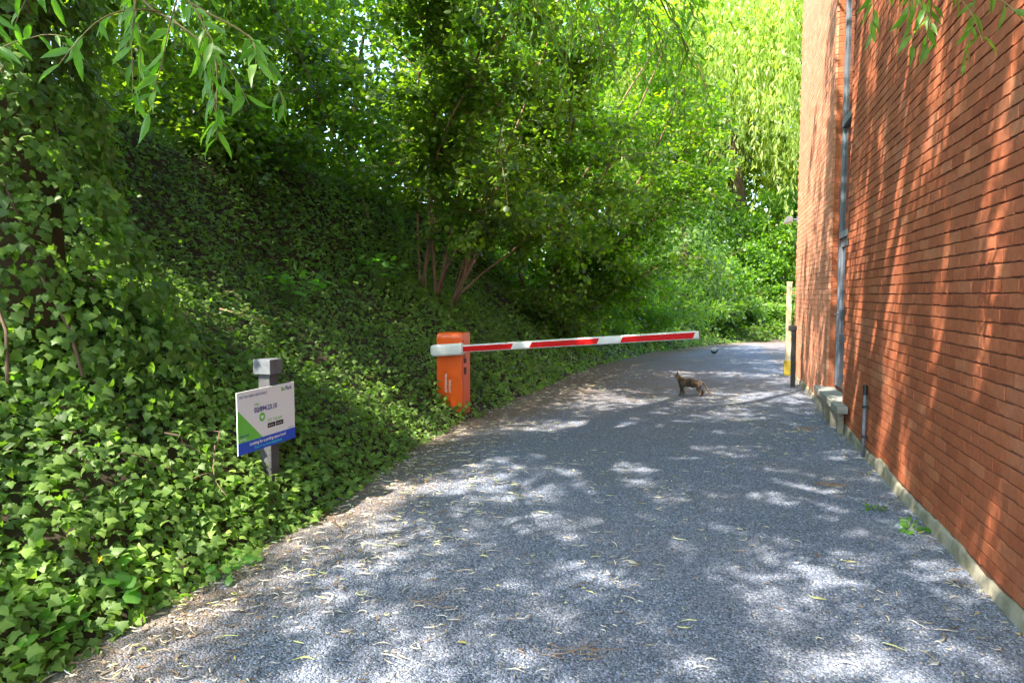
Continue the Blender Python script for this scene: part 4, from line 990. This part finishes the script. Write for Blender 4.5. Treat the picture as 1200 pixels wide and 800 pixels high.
# brown leaf litter along the edges
x, y = ground_pts(36000, -3.1, 1.34, 1.2, 20); de = x - edge_x(y)
w_ = np.clip(1.0 - de / .9, 0, 1) * .9 + np.clip((x - 1.12) / .2, 0, 1) * .35 + .02
k_ = (rng.random(len(x)) < w_) & (de > -.12); x, y = x[k_], y[k_]; K = len(x)
m, n, l = mat('dry_leaf'); at = N(n, "ShaderNodeAttribute", attribute_name="tone")
r = ramp(n, [(0, (.09, .055, .03)), (.5, (.21, .135, .08)), (.9, (.38, .29, .19)), (1, (.4, .36, .08))]); l.new(at.outputs['Fac'], r.inputs[0])
p = N(n, "ShaderNodeBsdfPrincipled"); p.inputs['Roughness'].default_value = .9; l.new(r.outputs[0], p.inputs['Base Color']); out(n, l, p.outputs[0])
pp = np.stack([x, y, drive_z(x, y) + .006 + .012 * rng.random(K)], -1)
o_ = leaf_cloud('leaf_litter', LANCE2, pp, norm(rng.normal(0, 1, (K, 3)) * np.array([1, 1, .12])), norm(np.array([0, 0, 1]) + rng.normal(0, .35, (K, 3))), rng.uniform(.02, .06, K), m, None)
tag(o_, 'brown leaf litter gathered along the edges of the drive', 'leaf litter', kind='stuff')
# a matted twig drift and a few fallen willow sprigs
def drift(label, c, n_, r_, rz):
    root = empty('twig_drift', (c[0], c[1], float(drive_z(np.array([c[0]]), np.array([c[1]]))[0]))); tag(root, label, 'twigs', 'matted twigs lying on the gravel')
    q = MB()
    for i in range(n_):
        a_ = rz + rng.normal(0, .35); o0 = np.array([rng.normal(0, r_) * math.cos(rz), rng.normal(0, r_) * math.sin(rz), .012]) + np.append(rng.normal(0, .02, 2), 0)
        q.tube(curve_pts(o0, (math.cos(a_), math.sin(a_), .05), rng.uniform(.05, .16), 6, (0, 0, -.1), .25) * np.array([1, 1, .4]) + np.array([0, 0, .008]), [.0022, .0021, .002, .0018, .0015, .001], 4)
    q.build('twigs', M['deadwood'], root, kind='stuff'); return root
drift('matted brown twigs and catkins lying centre front of the gravel', (-.62, 2.75), 16, .10, .2)
drift('small clot of twigs lying on gravel left of centre', (-1.35, 3.0), 8, .05, .6)
drift('dark clump of leaf debris near the wall before the step', (.92, 8.2), 26, .08, .9)
drift('brown debris lying on gravel below the conduit', (.85, 5.9), 20, .07, .3)
q = MB(); tq = on_bank(3.95, -.1); sk = empty('stick', (-2.36, 3.86, .012)); tag(sk, 'thin dark stick lying across the gravel edge right of the sign', 'stick')
q.tube(np.array([(-.12, .10, .012), (-.03, .02, .01), (.08, -.09, .008)]), [.007, .006, .004], 6); q.build('twig', M['bark'], sk, smooth=True)

# ------------------------------------------------------------------ cat and bird
def skin_mesh(name, verts, radii, edges, m, sub=2):
    me = bpy.data.meshes.new(name); me.from_pydata([tuple(v) for v in verts], edges, []); me.update()
    o = bpy.data.objects.new(name, me); COL.objects.link(o)
    md = o.modifiers.new('skin', 'SKIN'); md.use_smooth_shade = True
    sv = me.skin_vertices[0].data
    for i, r_ in enumerate(radii):
        sv[i].radius = (r_, r_) if np.isscalar(r_) else r_
        sv[i].use_root = (i == 0)
    o.modifiers.new('sub', 'SUBSURF').levels = sub
    bpy.context.view_layer.update()
    res = bpy.data.meshes.new_from_object(o.evaluated_get(bpy.context.evaluated_depsgraph_get()))
    bpy.data.objects.remove(o); res.name = name; res.materials.clear(); res.materials.append(m)
    res.polygons.foreach_set('use_smooth', [True] * len(res.polygons))
    return res
m, n, l = mat('tortoiseshell_fur')
tc = N(n, "ShaderNodeTexCoord")
ns = N(n, "ShaderNodeTexNoise", i_Scale=9.0, i_Detail=4.0); l.new(tc.outputs['Object'], ns.inputs['Vector'])
wv = N(n, "ShaderNodeTexWave", i_Scale=6.0, i_Distortion=6.0, i_Detail=3.0); l.new(tc.outputs['Object'], wv.inputs['Vector'])
av = N(n, "ShaderNodeMath", operation='MULTIPLY_ADD'); l.new(wv.outputs['Fac'], av.inputs[0]); av.inputs[1].default_value = .1; l.new(ns.outputs['Fac'], av.inputs[2])
r = ramp(n, [(.42, (.02, .013, .008)), (.57, (.09, .05, .022)), (.70, (.26, .15, .06)), (.9, (.38, .24, .12))]); l.new(av.outputs[0], r.inputs[0])
p = N(n, "ShaderNodeBsdfPrincipled"); p.inputs['Roughness'].default_value = .85; p.inputs['Sheen Weight'].default_value = .4; l.new(r.outputs[0], p.inputs['Base Color'])
nb = N(n, "ShaderNodeTexNoise", i_Scale=120.0); l.new(tc.outputs['Object'], nb.inputs['Vector']); b = N(n, "ShaderNodeBump"); b.inputs['Strength'].default_value = .5; b.inputs['Distance'].default_value = .004; l.new(nb.outputs['Fac'], b.inputs['Height']); l.new(b.outputs[0], p.inputs['Normal'])
out(n, l, p.outputs[0]); M['fur'] = m
cat_dir = norm(np.array([-.957, -.29, 0]) + .12 * np.array([-.29, .957, 0]))
ct = empty('cat', (-.40, 10.68, .002), math.atan2(cat_dir[1], cat_dir[0])); tag(ct, 'brown tortoiseshell cat standing on the gravel beyond the barrier arm', 'cat')
cv_ = [(-.12, 0, .205), (-.02, 0, .20), (.08, 0, .195), (.14, 0, .205), (.165, 0, .255), (.195, 0, .292), (.222, 0, .286), (.238, 0, .280),
       (-.175, 0, .20), (-.215, 0, .155), (-.245, 0, .09), (-.285, 0, .035), (-.32, 0, .03),
       (-.125, .042, .15), (-.10, .048, .10), (-.155, .05, .06), (-.145, .05, .012), (-.12, .05, .008),
       (-.135, -.042, .15), (-.13, -.048, .10), (-.195, -.05, .062), (-.195, -.05, .012), (-.17, -.05, .008),
       (.13, .035, .15), (.135, .04, .085), (.15, .04, .015), (.172, .04, .008),
       (.12, -.035, .15), (.105, -.04, .085), (.09, -.04, .015), (.112, -.04, .008)]
cr_ = [(.070, .084), (.069, .082), (.066, .08), (.062, .070), .048, .052, .040, .024, .022, .017, .016, .015, .011,
       .046, .028, .019, .016, .017, .046, .028, .019, .016, .017, .038, .023, .017, .018, .038, .023, .017, .018]
ce = [(0, 1), (1, 2), (2, 3), (3, 4), (4, 5), (5, 6), (6, 7), (0, 8), (8, 9), (9, 10), (10, 11), (11, 12), (0, 13), (13, 14), (14, 15), (15, 16), (16, 17), (0, 18), (18, 19), (19, 20), (20, 21), (21, 22), (3, 23), (23, 24), (24, 25), (25, 26), (3, 27), (27, 28), (28, 29), (29, 30)]
body = link('body', skin_mesh('body', cv_, cr_, ce, M['fur']), None, ct)
for s_ in (-1, 1):
    q = MB(); q.add([(.203, s_ * .012, .328), (.190, s_ * .042, .315), (.178, s_ * .026, .322), (.190, s_ * .034, .368)], [(0, 1, 3), (1, 2, 3), (2, 0, 3), (0, 2, 1)]); q.build('ear', M['fur'], body)
    q = MB(); q.tube(np.array([(.238, s_ * .019, .300), (.247, s_ * .019, .299)]), [.006, .004], 8); q.build('eye', M['black'], body)
q = MB(); q.tube(np.array([(.258, 0, .284), (.264, 0, .283)]), [.006, .003], 6); q.build('nose', M['black'], body)

bd_ = empty('bird', (-.10, 17.8, .0), math.radians(150)); tag(bd_, 'small black bird with raised tail on the gravel behind the cat', 'bird')
bv = [(0, 0, .085), (.04, 0, .095), (.07, 0, .125), (.095, 0, .13), (-.045, 0, .095), (-.075, 0, .125), (-.11, 0, .175)]
bb = link('body', skin_mesh('body', bv, [.038, .034, .022, .015, .028, .016, .012], [(0, 1), (1, 2), (2, 3), (0, 4), (4, 5), (5, 6)], M['black']), None, bd_)
q = MB(); q.tube(np.array([(.105, 0, .132), (.13, 0, .126)]), [.006, .001], 6); q.build('beak', M['twig'], bb)
for s_ in (-1, 1):
    q = MB(); q.tube(np.array([(.0, s_ * .016, .06), (-.008, s_ * .018, .03), (.0, s_ * .018, .003), (.025, s_ * .018, .002)]), .003, 4); q.build('leg', M['twig'], bd_)
    q = MB(); q.add([(.03, s_ * .030, .105), (-.02, s_ * .040, .075), (-.09, s_ * .022, .11), (-.03, s_ * .035, .115), (-.02, s_ * .030, .09)], [(0, 1, 2, 3), (0, 4, 1), (1, 4, 2), (2, 4, 3), (3, 4, 0)]); q.build('wing', M['black'], bd_)
